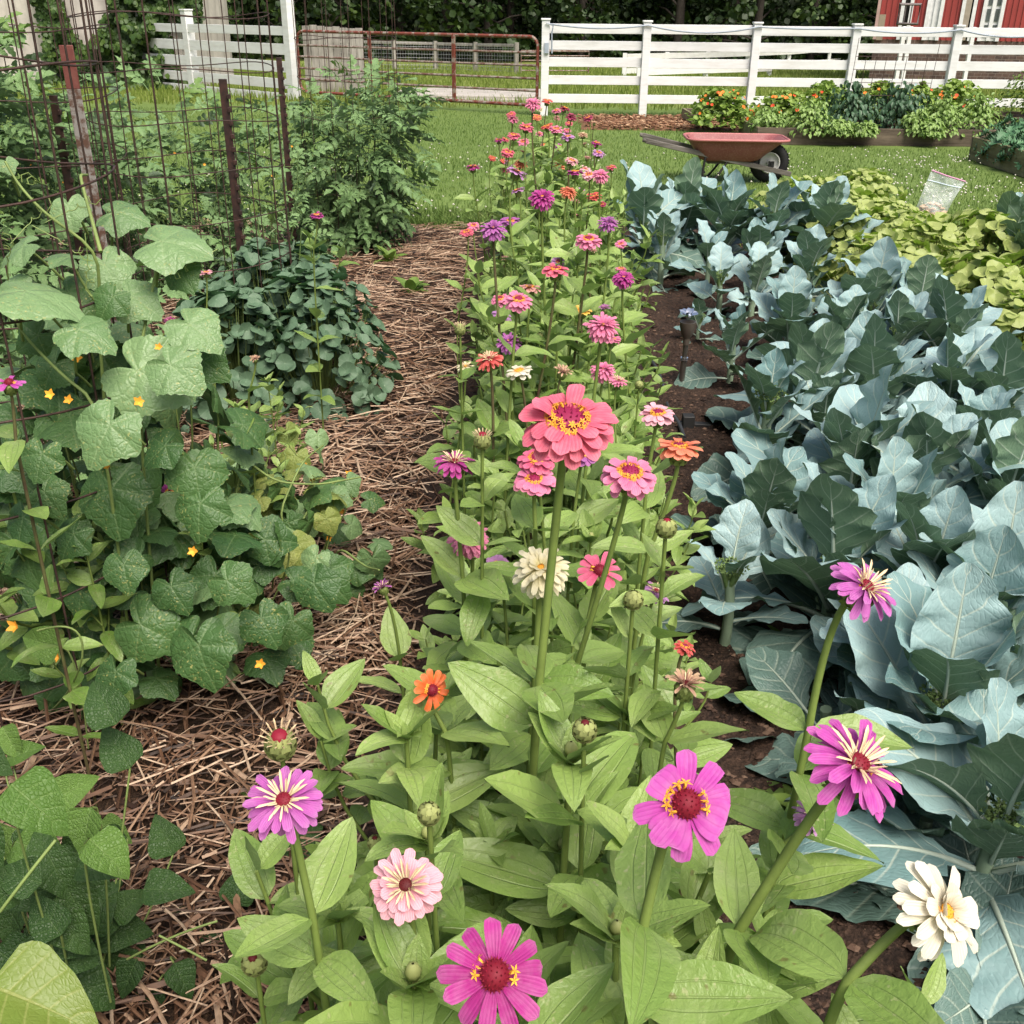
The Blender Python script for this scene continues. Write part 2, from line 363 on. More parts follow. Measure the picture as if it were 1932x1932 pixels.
bumpy_sheet('soil', -.42, 2.75, .2, 9.2, .022, lambda X, Y: .012 + .05 * fbm(X * 5, Y * 5, 21) + .03 * vnoise(X * 22, Y * 22, 5) + .016 * vnoise(X * 45, Y * 45, 6), soil_material())
def straw_base():
    n = NT('straw_base'); co = n.coord(); f = n.noise(n.scale(co, (30, 90, 30)), 1., 5, .7); g2 = n.noise(n.scale(co, (100, 25, 30)), 1., 4, .7)
    col = n.mix(n.mr(f, .4, .7), (.012, .007, .005), (.06, .034, .02)); col = n.mix(n.mr(g2, .5, .75), col, (.11, .065, .038))
    return n.done(n.bsdf(col, .8, .2, n.bump(n.math('ADD', f, g2), .8, .02)))
STRAW_EDGE = -.30
def straw_z(X, Y): return .012 + .035 * fbm(X * 3, Y * 3, 31) + .02 * vnoise(X * 9, Y * 9, 8)
bumpy_sheet('straw_path', -4.6, STRAW_EDGE, .3, 8.55, .05, straw_z, straw_base())

# ---------------- straw: loose stalks, several layers, lying every way
def straw_material():
    n = NT('straw'); t = n.attr(); co = n.coord('UV'); f = n.noise(n.scale(n.coord(), (60, 60, 60)), 1., 2)
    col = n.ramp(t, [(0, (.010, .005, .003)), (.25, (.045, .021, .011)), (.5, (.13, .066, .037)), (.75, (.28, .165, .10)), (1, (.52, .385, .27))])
    col = n.mix(n.math('MULTIPLY', n.mr(f, .45, .7), .5), col, (.05, .028, .016))
    return n.done(n.bsdf(col, .55, .35))
def scatter_straw(N, x0, x1, y0, y1, lmin, lmax, wmin, wmax, lift, seed, pw=2.0):
    r = np.random.default_rng(seed)
    y = y0 * (y1 / y0) ** r.random(N) if pw else y0 + (y1 - y0) * r.random(N)
    x = x0 + (x1 - x0) * r.random(N)
    keep = x > -(.56 * y + .55); x, y = x[keep], y[keep]; N = len(x)
    th = r.random(N) * pi + .6 * (fbm(x * 2, y * 2, seed) - .5) * 6; L = lmin + (lmax - lmin) * r.random(N) ** 2.2; w = (wmin + (wmax - wmin) * r.random(N) ** 1.7)
    tl = (r.random(N) - .5) * .30; z = straw_z(x, y) + .002 + lift * r.random(N) ** 1.3; bend = (r.random(N) - .5) * .10 * L
    d = np.stack([np.cos(th) * np.cos(tl), np.sin(th) * np.cos(tl), np.sin(tl)], 1); s_ = np.stack([-np.sin(th), np.cos(th), np.zeros(N)], 1)
    up = np.cross(d, s_); c = np.stack([x, y, z], 1); sec = []
    for q, bk in ((-.5, 0.), (0., 1.), (.5, 0.)):
        p = c + d * (L * q)[:, None] + s_ * (bend * bk)[:, None]; hw = (w / 2)[:, None]
        sec.append(np.stack([p - s_ * hw, p + up * hw * .9, p + s_ * hw], 1))
    V = np.stack(sec, 1).reshape(-1, 3)
    base = (np.arange(N) * 9)[:, None, None]
    q = np.array([[0, 1, 4, 3], [1, 2, 5, 4], [3, 4, 7, 6], [4, 5, 8, 7]])
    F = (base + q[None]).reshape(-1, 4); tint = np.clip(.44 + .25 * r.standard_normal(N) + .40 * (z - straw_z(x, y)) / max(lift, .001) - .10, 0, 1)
    return V, F, np.repeat(tint, 9)
sm = straw_material(); sb = MB()
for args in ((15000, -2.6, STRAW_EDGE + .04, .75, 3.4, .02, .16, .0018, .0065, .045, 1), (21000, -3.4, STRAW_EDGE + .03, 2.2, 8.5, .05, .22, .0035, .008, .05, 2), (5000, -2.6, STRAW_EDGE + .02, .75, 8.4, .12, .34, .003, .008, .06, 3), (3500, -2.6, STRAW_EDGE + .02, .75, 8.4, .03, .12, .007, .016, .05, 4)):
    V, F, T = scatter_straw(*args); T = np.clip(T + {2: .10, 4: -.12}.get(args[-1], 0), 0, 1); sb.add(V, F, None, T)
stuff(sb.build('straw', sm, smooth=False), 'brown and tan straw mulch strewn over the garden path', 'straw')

# ---------------- soil crumbs and woody bits on the bare bed
def crumbs(N, x0, x1, y0, y1, smin, smax, seed, flat=.7):
    r = np.random.default_rng(seed); y = y0 * (y1 / y0) ** r.random(N); x = x0 + (x1 - x0) * r.random(N); s = smin + (smax - smin) * r.random(N) ** 3
    o8 = np.array([[1, 0, 0], [-1, 0, 0], [0, 1, 0], [0, -1, 0], [0, 0, 1], [0, 0, -1.]])
    J = o8[None] * (1 + .5 * (r.random((N, 6, 3)) - .5)) + .25 * (r.random((N, 6, 3)) - .5)
    a = r.random(N) * 6.28; ca, sa = np.cos(a)[:, None], np.sin(a)[:, None]
    X = J[..., 0] * ca - J[..., 1] * sa; Y = J[..., 0] * sa + J[..., 1] * ca; Z = J[..., 2] * flat
    z0 = .012 + .05 * fbm(x * 5, y * 5, 21) + .03 * vnoise(x * 22, y * 22, 5) + .016 * vnoise(x * 45, y * 45, 6)
    V = np.stack([X * s[:, None] * 1.3 + x[:, None], Y * s[:, None] + y[:, None], Z * s[:, None] + (z0 + s * .2)[:, None]], 2).reshape(-1, 3)
    tri = np.array([[0, 2, 4], [2, 1, 4], [1, 3, 4], [3, 0, 4], [2, 0, 5], [1, 2, 5], [3, 1, 5], [0, 3, 5]])
    return V, (tri[None] + (np.arange(N) * 6)[:, None, None]).reshape(-1, 3), np.repeat(r.random(N), 6)
cm = NT('soil_crumb'); cc = cm.ramp(cm.attr(), [(0, (.014, .008, .006)), (.5, (.05, .028, .018)), (.85, (.085, .05, .034)), (1, (.14, .09, .062))]); cm = cm.done(cm.bsdf(cc, .8, .25))
cb = MB(); V, F, T = crumbs(44000, -.2, 2.0, .7, 8.8, .0018, .011, 4); cb.add(V, F, None, T)
stuff(cb.build('soil_crumbs', cm, smooth=False), 'dark brown crumbs of soil and bark on the bare bed', 'soil')

# ---------------- mown grass and clover
def blades(N, x0, x1, y0, y1, h0, h1, w, seed, mask=None, lean=.5):
    r = np.random.default_rng(seed); y = y0 * (y1 / y0) ** r.random(N); x = x0 + (x1 - x0) * r.random(N)
    k = np.abs(x) < .56 * y + .8
    if mask is not None: k &= mask(x, y)
    x, y = x[k], y[k]; N = len(x); a = r.random(N) * 6.28; h = (h0 + (h1 - h0) * r.random(N)) * (.7 + .7 * fbm(x * 1.5, y * 1.5, 77)); le = lean * r.random(N) * h; b = r.random(N) * 6.28
    ww = w * (.6 + .8 * r.random(N)); s_ = np.stack([np.cos(a), np.sin(a), np.zeros(N)], 1) * ww[:, None] / 2
    c = np.stack([x, y, ground_z(y)], 1); mid = c + np.stack([np.cos(b) * le * .35, np.sin(b) * le * .35, h * .6], 1); tip = c + np.stack([np.cos(b) * le, np.sin(b) * le, h], 1)
    V = np.stack([c - s_, c + s_, mid + s_ * .7, mid - s_ * .7, tip], 1).reshape(-1, 3); i = (np.arange(N) * 5)[:, None]
    t = np.clip(.5 + .2 * r.standard_normal(N) + .5 * (fbm(x * .8, y * .8, 12) - .5), 0, 1)
    return V, (i + np.array([0, 1, 2, 3])), (i + np.array([3, 2, 4])), np.repeat(t, 5)
def grass_mat(name, c):
    n = NT(name); col = n.ramp(n.attr(), [(0, c[0]), (.5, c[1]), (1, c[2])]); sh = n.bsdf(col, .6, .3); tb = n.node('ShaderNodeBsdfTranslucent'); n.put(tb.inputs[0], col)
    ms = n.node('ShaderNodeMixShader'); ms.inputs[0].default_value = .3; n.t.links.new(sh, ms.inputs[1]); n.t.links.new(tb.outputs[0], ms.inputs[2]); return n.done(ms.outputs[0])
gm = grass_mat('grass', [(.055, .105, .018), (.125, .205, .042), (.23, .30, .09)]); gm2 = grass_mat('pasture_grass', [(.09, .14, .02), (.17, .235, .04), (.27, .31, .09)])
def lawn_mask(x, y): return ~((x < STRAW_EDGE) & (y < 8.5)) & ~((x < 2.7) & (x > -.45) & (y < 9.1)) & ~((x > 3.3) & (x < 7.1) & (y > 14.55) & (y < 15.85)) & ~((x > 5.5) & (x < 7) & (y < 13.1))
gb = MB()
V, F, F2, T = blades(170000, -11, 10, 6.0, 19.6, .018, .048, .008, 6, lawn_mask); gb.add(V, F, None, T); gb.f.append((F2 + 0, 0))
V, F, F2, T = blades(9000, -2.2, -.2, 8.45, 9.1, .06, .14, .010, 7, None, .9); off = gb.n; gb.add(V, F, None, T); gb.f.append((F2 + off, 0))
V, F, F2, T = blades(2600, 2.2, 6, 5.2, 9.5, .06, .13, .010, 17, lawn_mask, .9); off = gb.n; gb.add(V, F, None, T); gb.f.append((F2 + off, 0))
stuff(gb.build('grass', gm, smooth=False), 'short mown green grass of the garden lawn', 'grass')
gb = MB(); V, F, F2, T = blades(60000, -16, 19, 20.2, 46, .06, .20, .022, 8); gb.add(V, F, None, T); gb.f.append((F2, 0))
stuff(gb.build('pasture_grass', gm2, smooth=False), 'bright yellow-green grass of the pasture beyond the gate', 'grass')
# white clover heads, too many to count
r = np.random.default_rng(3); cb = MB(); N = 0
bl = np.array([[1, 0, 0], [0, 1, 0], [-1, 0, 0], [0, -1, 0], [0, 0, .8], [0, 0, -.8]]); bt = np.array([[0, 1, 4], [1, 2, 4], [2, 3, 4], [3, 0, 4], [1, 0, 5], [2, 1, 5], [3, 2, 5], [0, 3, 5]])
for cx, cy, sx, sy, n_ in ((3.9, 11.2, .9, 1.1, 210), (4.6, 9.6, .6, 1.0, 110), (5.0, 12.9, .5, .3, 70), (-2.2, 10.6, .9, 1.4, 170), (-.6, 11, .8, 1.3, 80), (0.3, 13, 1.2, 1.5, 45), (-.5, 9.0, .5, .3, 40), (3.4, 10, .8, .7, 60)):
    for k in range(n_):
        x, y = cx + sx * r.standard_normal(), cy + sy * r.standard_normal()
        if not lawn_mask(np.array(x), np.array(y)) or y < 8.5 and x < 2.7 or y > 14.3: continue
        h = .06 + .05 * r.random(); cb.add(bl * (.008 + .007 * r.random()) + np.array([x, y, h]), bt, None, r.random())
stuff(cb.build('clover_flowers', plain('clover_white', (.62, .60, .50), .8)), 'small white clover heads dotting the lawn', 'clover')

# ---------------- wood chips along the fence foot
bumpy_sheet('wood_chip_strip', 1.0, 4.2, 16.6, 18.6, .12, lambda X, Y: .02 + .03 * fbm(X * 3, Y * 3, 2), plain('chip_base', (.20, .10, .055), .85, .2, 0, .5, 20, .6, .01))
r = np.random.default_rng(9); cb = MB()
for k in range(1700):
    x, y = 1.0 + 3.2 * r.random(), 16.6 + 2.0 * r.random()
    if x < 1.0 + (r.random() * .3): continue
    cb.box((x, y, .04 + .03 * r.random()), (.03 + .06 * r.random(), .015 + .03 * r.random(), .008), basis(nrm([r.random() - .5, r.random() - .5, .3 * (r.random() - .5)]), (r.random() * .4, r.random() * .4, 1)), r.random())
cmn = NT('wood_chip'); cmn = cmn.done(cmn.bsdf(cmn.ramp(cmn.attr(), [(0, (.10, .045, .025)), (.6, (.28, .15, .085)), (1, (.48, .32, .2))]), .8, .2))
stuff(cb.build('wood_chips', cmn, smooth=False), 'orange-brown wood chips spread under the white fence', 'wood chips')

# ================================================================== TIMBER, PAINT, METAL
def white_paint():
    n = NT('white_board'); co = n.coord(); f = n.noise(n.scale(co, (2, 2, 14)), 1., 5, .65); f2 = n.noise(co, 3., 4)
    col = n.mix(n.mr(f, .45, .8), (.70, .71, .71), (.55, .54, .51)); col = n.mix(n.math('MULTIPLY', n.mr(f2, .5, .75), .4), col, (.55, .56, .55))
    return n.done(n.bsdf(col, .5, .4, n.bump(f, .2, .004)))
def weathered(name, a=(.30, .27, .22), b=(.10, .085, .065), stretch=(1.2, 14, 14), green=None):
    n = NT(name); co = n.coord(); f = n.noise(n.scale(co, stretch), 1., 6, .7, .4); f2 = n.noise(co, 2.2, 4)
    col = n.mix(n.mr(f, .35, .68), a, b); col = n.mix(n.math('MULTIPLY', n.mr(f2, .45, .7), .55), col, green if green else tuple(np.array(b) * .7))
    return n.done(n.bsdf(col, .85, .2, n.bump(f, .5, .01)))
WHITE = white_paint(); GREYWOOD = weathered('grey_wood', (.38, .36, .32), (.17, .155, .135), stretch=(14, 14, 1.2)); TIMBER = weathered('bed_timber', (.17, .135, .10), (.052, .04, .03)); TIMBER_END = weathered('bed_timber_end', (.25, .23, .13), (.1, .085, .045), (14, 1.2, 14))
def rusty(name, a, b, sc=22., lo=.45, hi=.6, rough=.6, metal=.2):
    n = NT(name); co = n.coord(); f = n.noise(co, sc, 5, .7); col = n.mix(n.mr(f, lo, hi), a, b)
    return n.done(n.bsdf(col, rough, .4, n.bump(f, .3, .002), metal))
GATE_M = rusty('gate_red_paint', (.18, .045, .03), (.30, .26, .22), 9, .5, .62); GATE_BAR = rusty('gate_bar_worn', (.15, .075, .055), (.32, .28, .24), 12, .42, .6)
WIRE = rusty('rusty_wire', (.038, .024, .02), (.085, .046, .036), 30, .4, .65, .6, .3); THIN = plain('galvanised_wire', (.33, .34, .35), .45, .5, .6)

# ---------------- white board fence
FY = 18.9
zof = lambda y: float(aty(1222, y, FY)[2])
RAILS = [(zof(a), zof(b)) for a, b in ((46, 64.5), (78.5, 96), (110, 128), (144, 161), (179, 195.5))]
def fence_run(name, P, tops, label, group=None, post_w=.13, rails=RAILS, th=.03, ground=0.):
    """posts at the points P, boards nailed to the far faces of the posts between them"""
    t = thing(name, (P[0][0], P[0][1], ground), label, 'fence', group); O = np.array([P[0][0], P[0][1], 0])
    for k, p in enumerate(P):
        b = MB(); lean = 0.006 * RNG.standard_normal(2); q = p - O; h = tops[k]
        d = nrm((P[min(k + 1, len(P) - 1)] - P[max(k - 1, 0)]) * np.array([1, 1, 0])); Bm = basis((-d[1], d[0], 0), (0, 0, 1))
        b.box((q[0], q[1], h / 2 - .05), (post_w, post_w, h + .1), Bm); b.box((q[0], q[1], h + .0145), (post_w + .03, post_w + .03, .03), Bm)
        b.build('post', WHITE, t, bevel=.006)
    for k in range(len(P) - 1):
        a, c = P[k] - O, P[k + 1] - O; d = nrm((c - a) * np.array([1, 1, 0])); L = np.linalg.norm((c - a)[:2]) - .008; nn = np.array([-d[1], d[0], 0])
        for z1, z0 in rails:
            b = MB(); m = (a + c) / 2 + nn * (post_w / 2 + th / 2 - .05); dz = .006 * RNG.standard_normal()
            b.box((m[0], m[1], (z0 + z1) / 2 + dz * .5), (L - post_w * .98, th, z1 - z0), basis((-d[1] , d[0], 0), (0, dz * .3, 1)))
            b.build('board', WHITE, t, bevel=.004)
    return t
px = [(1030, 38), (1222, 42), (1430, 45), (1618, 48), (1810, 50.5), (2003, 53), (2195, 55)]
P = [np.array([aty(x, y, FY)[0], FY, 0]) for x, y in px]; tops = [float(aty(x, y, FY)[2]) for x, y in px]
fence_run('board_fence', P, tops, 'white five-board fence running right from the red gate behind the raised beds')
hinge = gz(556, 186) * np.array([1, 1, 0])
PL = [gz(556, 186) * np.array([1, 1, 0]), gz(368, 168) * np.array([1, 1, 0])]; PL.append(PL[1] + (PL[1] - PL[0]) * .55)
fence_run('board_fence', PL, [2.6, 1.56, 1.5], 'short white board fence left of the red gate with one very tall post', post_w=.19, rails=[(float(aty(365, a_, PL[1][1])[2]), float(aty(365, b_, PL[1][1])[2])) for a_, b_ in ((45, 61), (75, 94), (105, 124), (135, 152), (160, 173))])
# cable sagging along the fence top
cb = MB(); pts = []
for k in range(1, len(P)):
    for s_ in np.linspace(0, 1, 14)[:-1]:
        pts.append(P[k - 1] * (1 - s_) + P[k] * s_ + np.array([0, -.09, (tops[k - 1] * (1 - s_) + tops[k] * s_) - .045 - (.02 + .04 * (k % 3)) * 4 * s_ * (1 - s_)]))
pts = [P[0] + np.array([.11, -.09, tops[0] - .5]), P[0] + np.array([.10, -.09, tops[0] - .2]), P[0] + np.array([.12, -.09, tops[0] - .08])] + pts
cb.tube(pts, .013, 6); cb.box(P[0] + np.array([.02, -.085, tops[0] - .42]), (.07, .04, .16))
tag(cb.build('cable', plain('cable_blue_grey', (.33, .38, .44), .5)), 'pale blue-grey cable sagging along the top of the white fence', 'cable')

# ---------------- tube gate
G0 = np.array([*(gz(566, 189)[:2]), 0]); G1 = np.array([P[0][0] - .09, FY + .02, 0]); gd = nrm(G1 - G0); GL = np.linalg.norm(G1 - G0)
gt = thing('tube_gate', G0, 'long rusty red tube gate hung beside the white fence', 'gate')
zs = [1.235, .99, .79, .585, .39, .16]
fr = MB(); rr = .028; c0, c1 = gd * .06, gd * (GL - .04)
def gp(s_, z): return gd * s_ + np.array([0, 0, z])
corner = lambda cx, cz, a0, a1: [gp(cx + .16 * cos(a), cz + .16 * sin(a)) for a in np.linspace(a0, a1, 6)]
path = corner(.2, zs[0] - .16, pi, pi / 2) + corner(GL - .2, zs[0] - .16, pi / 2, 0) + corner(GL - .2, zs[-1] + .16, 0, -pi / 2) + corner(.2, zs[-1] + .16, -pi / 2, -pi)
fr.tube(path, rr, 8, closed=True); fr.build('gate_frame', GATE_M, gt)
for z in zs[1:-1]:
    b = MB(); b.tube([gp(.045, z), gp(GL / 2, z - .008), gp(GL - .045, z)], .021, 7); b.build('tube', GATE_BAR, gt)
for s_ in (GL * .335, GL * .68):
    b = MB(); b.box(gp(s_, (zs[0] + zs[-1]) / 2) - np.array([-gd[1], gd[0], 0]) * .03, (.07, .03, zs[0] - zs[-1]), basis((-gd[1], gd[0], 0), (0, 0, 1))); b.build('upright', GATE_M, gt, bevel=.004)

# ---------------- beyond the gate: concrete kerb, board screen, wire fence, far gate, far white fence
a = gz(742, 191); b_ = gz(1023, 191); sl = MB()
sl.box(((a[0] + b_[0]) / 2, a[1] + 1.1, .05), (b_[0] - a[0], 2.2, .13)); sl.box(((a[0] + b_[0]) / 2, a[1] + .12, .03), (b_[0] - a[0] + .02, .3, .07))
tag(sl.build('concrete_slab', plain('pale_concrete', (.42, .39, .35), .85, .2, 0, .35, 4, .4, .01), bevel=.01), 'low pale concrete slab lying in the pasture behind the red gate', 'slab')
t = thing('board_screen', (0, 0, 0), 'weathered grey upright-board screen standing behind the hinge end of the gate', 'wooden screen')
x0, x1 = aty(572, 90, 24.5)[0], aty(686, 90, 24.5)[0]; nb = 8
for k in range(nb):
    w = (x1 - x0) / nb; h = float(aty(620, 48, 24.5)[2]) - .06 * (k / nb) + .03 * RNG.random(); b = MB()
    b.box((x0 + w * (k + .5), 24.5 + .004 * (k % 2), h / 2 - .06), (w - .012, .03, h + .1)); b.build('plank', GREYWOOD, t, bevel=.003)
b = MB()
for z in (.35, 1.05): b.box(((x0 + x1) / 2, 24.56, z), (x1 - x0, .05, .1))
b.build('rail', GREYWOOD, t)
t = thing('wire_fence', (0, 0, 0), 'woven wire fence on grey wooden posts at the far side of the pasture', 'fence')
wp = [gs(600, 131), gs(672, 132), gs(745, 133.5), gs(822, 134), gs(897, 136), gs(974, 139)]; zt = []
for q, (x, y) in zip(wp, ((600, 74), (672, 75), (745, 77), (822, 79), (897, 81), (974, 82))):
    zz = float(aty(x, y, q[1])[2]); zt.append(zz); b = MB(); b.tube([q - np.array([0, 0, .1]), np.array([q[0], q[1], zz + .03])], .085, 7); b.build('post', GREYWOOD, t)
for k in range(5):
    b = MB(); m0 = np.array([*wp[k][:2], zt[k] - .06]); m1 = np.array([*wp[k + 1][:2], zt[k + 1] - .06]); d = nrm(m1 - m0)
    b.box((m0 + m1) / 2, (np.linalg.norm(m1 - m0), .04, .1), np.stack([d, np.cross([0, 0, 1], d), [0, 0, 1]], 1)); b.build('top_board', GREYWOOD, t)
w = MB()
for k in range(5):
    a0, a1 = wp[k], wp[k + 1]
    for s_ in np.linspace(.02, 1, 16): p = a0 * (1 - s_) + a1 * s_; w.tube([p + np.array([0, -.06, 0]), np.array([p[0], p[1] - .06, zt[k] - .05])], .006, 4, caps=False)
    for s_ in np.linspace(.08, .95, 8): w.tube([np.array([a0[0], a0[1] - .06, a0[2] * (1 - s_) + zt[k] * s_]), np.array([a1[0], a1[1] - .06, a1[2] * (1 - s_) + zt[k + 1] * s_])], .006, 4, caps=False)
w.build('woven_wire', THIN, t)
b = MB(); t = thing('tube_gate', (0, 0, 0), 'small dark brown tube gate at the end of the far wire fence', 'gate')
q0, q1 = gs(983, 140), gs(1110, 141); q1[1] = q0[1] + .3
fz = [float(aty(983, y, q0[1])[2]) for y in (96, 105, 114, 124, 133, 140)]
b.tube([q0, np.array([q0[0], q0[1], fz[0]]), np.array([q1[0], q1[1], fz[0]]), q1], .03, 6); b.build('gate_frame', GATE_BAR, t)
for z in fz[1:-1]: b = MB(); b.tube([np.array([q0[0], q0[1], z]), np.array([q1[0], q1[1], z])], .02, 6); b.build('tube', GATE_BAR, t)
def far_run(pix, label, rails):
    P_ = [gs(x, y) for x, y, _ in pix]; t = thing('board_fence', P_[0], label, 'fence'); O = P_[0]; T_ = []
    for q, (x, y, yt) in zip(P_, pix):
        zz = float(aty(x, yt, q[1])[2]); T_.append(zz); b = MB(); b.box((q[0] - O[0], q[1] - O[1], (zz + q[2]) / 2 - O[2] - .03), (.14, .14, zz - q[2] + .06)); b.build('post', WHITE, t)
    for k in range(len(P_) - 1):
        for f1, f0 in rails:
            za, zb = P_[k][2] + (T_[k] - P_[k][2]) * (f1 + f0) / 2, P_[k + 1][2] + (T_[k + 1] - P_[k + 1][2]) * (f1 + f0) / 2
            m0 = np.array([*P_[k][:2], za]) - O; m1 = np.array([*P_[k + 1][:2], zb]) - O; d = nrm(m1 - m0); yv = nrm(np.cross([0, 0, 1], d)); b = MB()
            b.box((m0 + m1) / 2 - yv * .1, (np.linalg.norm(m1 - m0), .03, (T_[k] - P_[k][2]) * (f1 - f0)), np.stack([d, yv, np.cross(d, yv)], 1)); b.build('board', WHITE, t)
far_run([(1177, 143, 100), (1256, 140, 98), (1333, 137, 97), (1408, 133, 95), (1486, 129, 92), (1562, 124, 86), (1640, 119, 77)], 'distant white fence running from the middle of the pasture towards the barn', ((.97, .72), (.34, .10)))
far_run([(1205, 153, 128), (1330, 149, 124), (1450, 145, 121)], 'low distant white rail in front of the far white fence', ((.95, .45),))

# ---------------- red barn on a stone foundation
BY = 34.2
BTH = radians(19); _bO = float(aty(1652, 60, BY)[0])
bz = lambda y, x=1652: float(aty(x, y, BY)[2])
def bx(x, y=60):
    d = rdir(x, y); k = d[0] / d[1]; return _bO + (k * BY - _bO) / (cos(BTH) + k * sin(BTH))
t = thing('barn', (bx(1652), BY, -.3), 'red ribbed-metal barn with white doors on a brown stone foundation', 'barn', None, -BTH); O = np.array([bx(1652), BY, -.3])
LB = 17.; zs0 = bz(74); zb = -.4
def red_mat():
    n = NT('barn_red'); co = n.coord(); f = n.noise(co, 1.3, 4); return n.done(n.bsdf(n.mix(n.mr(f, .3, .7), (.34, .055, .05), (.27, .045, .042)), .45, .4))
def stone_mat():
    n = NT('foundation_stone'); co = n.scale(n.coord(), (1, 1, 1)); br = n.node('ShaderNodeTexBrick'); mp = n.node('ShaderNodeMapping'); n.put(mp.inputs[0], n.coord()); mp.inputs['Rotation'].default_value = (pi / 2, 0, 0)
    n.put(br.inputs['Vector'], mp.outputs[0]); br.inputs['Scale'].default_value = 2.6; br.inputs['Color1'].default_value = (.12, .075, .06, 1); br.inputs['Color2'].default_value = (.055, .04, .037, 1); br.inputs['Mortar'].default_value = (.20, .17, .15, 1); br.inputs['Mortar Size'].default_value = .016
    f = n.noise(co, 5., 4); col = n.mix(n.math('MULTIPLY', n.mr(f, .4, .7), .6), br.outputs[0], (.16, .11, .09)); return n.done(n.bsdf(col, .9, .2, n.bump(f, .5, .03)))
RED, STONE, DARK = red_mat(), stone_mat(), plain('barn_inside_shade', (.012, .011, .010), .9)
b = MB(); b.box((LB / 2, 4, (zb + zs0) / 2 - O[2]), (LB, 8, zs0 - zb)); b.build('foundation', STONE, t)
# siding in panels between the openings: [x0,x1,z0]
ops = [(1693, 1716, 2), (1741, 1773, None), (1806, 1834, 2), (1846, 1887, None)]
b = MB(); top = 5.2
def siding(xa, xb, z0, z1):
    n_ = max(2, int((xb - xa) / .15)); e = np.linspace(xa, xb, n_ + 1)
    for k in range(n_):
        w = e[k + 1] - e[k]; b.box((e[k] + w / 2 - O[0], .04, (z0 + z1) / 2 - O[2]), (w, .08, z1 - z0)); b.box((e[k] + w * .5 - O[0], -.012, (z0 + z1) / 2 - O[2]), (w * .28, .03, z1 - z0 - .01))
cur = bx(1652)
for a_, c_, yt in ops:
    siding(cur, bx(a_), zs0 + .002, top); hd = top - .6 if yt is None else bz(yt) + .9
    siding(bx(a_), bx(c_), hd, top); cur = bx(c_)
siding(cur, O[0] + LB, zs0 + .002, top)
b.box((.05, 4.05, (zs0 + top) / 2 - O[2] + .003), (.1, 7.9, top - zs0)); b.box((LB - .05, 4.05, (zs0 + top) / 2 - O[2] + .003), (.1, 7.9, top - zs0)); b.box((LB / 2, 7.95, (zs0 + top) / 2 - O[2] + .003), (LB - .25, .1, top - zs0))
b.build('siding', RED, t, smooth=False)
b = MB(); b.box((LB / 2, 2.2, top + 1.2 - O[2]), (LB + .8, 5.4, .12), basis((0, 1, .58), (0, -.58, 1))); b.box((LB / 2, 6.1, top + 1.2 - O[2]), (LB + .8, 5.4, .12), basis((0, 1, -.58), (0, .58, 1))); b.build('roof', plain('roof_metal', (.25, .25, .26), .5, .4, .3), t)
WTRIM = plain('barn_white', (.78, .79, .80), .5); GLASSY = plain('barn_glass', (.10, .12, .12), .15, .6)
def panel(part, xa, xb, z0, z1, mat, y=.03, th=.06, parent=t):
    b = MB(); b.box(((xa + xb) / 2 - O[0], y, (z0 + z1) / 2 - O[2]), (xb - xa, th, z1 - z0)); return b.build(part, mat, parent)
for k, (a_, c_, yt) in enumerate(ops):
    xa, xb = bx(a_), bx(c_); hd = (top - .6 if yt is None else bz(yt) + .9) - .004; fw = .1
    fr = MB()
    for xx in (xa + fw / 2, xb - fw / 2): fr.box((xx - O[0], -.02, (zs0 + hd) / 2 - O[2]), (fw, .14, hd - zs0))
    fr.box(((xa + xb) / 2 - O[0], -.02, hd - fw / 2 - O[2]), (xb - xa - 2 * fw, .14, fw))
    dn = 'window' if k == 0 else 'door'
    d = panel(dn, xa + fw, xb - fw, zs0 + .003, hd - fw, {0: DARK, 1: WTRIM, 2: DARK, 3: WTRIM}[k], .02); fr.build(dn + '_frame', WTRIM, d)  # window and open doorway: dark panel paints the shade inside the barn
    if k == 1: panel('batten', (xa + xb) / 2 - .03, (xa + xb) / 2 + .03, zs0 + .01, hd - fw - .01, WTRIM, -.02, .06, d)
    if k == 2: panel('open_leaf', xa + fw, xa + fw + .16, zs0 + .01, hd - fw, plain('barn_tan', (.36, .31, .25), .8), -.03, .1, d)
    if k == 3:
        panel('batten', (xa + xb) / 2 - .05, (xa + xb) / 2 + .05, zs0 + .01, hd - fw - .01, WTRIM, -.02, .06, d)
        for s_ in (.30, .70):
            xm = xa + (xb - xa) * s_
            for z in np.arange(zs0 + .1, hd - .5, .42): panel('pane', xm - .05, xm + .05, z, z + .33, GLASSY, -.012, .04, d)
panel('corner_trim', bx(1652) - .05, bx(1652) + .04, zs0, top, plain('trim_pink', (.5, .33, .3), .6), -.02, .1); panel('plywood_patch', bx(1655), bx(1667), zs0 - .02, bz(27), plain('plywood', (.33, .27, .2), .8), -.06, .03)
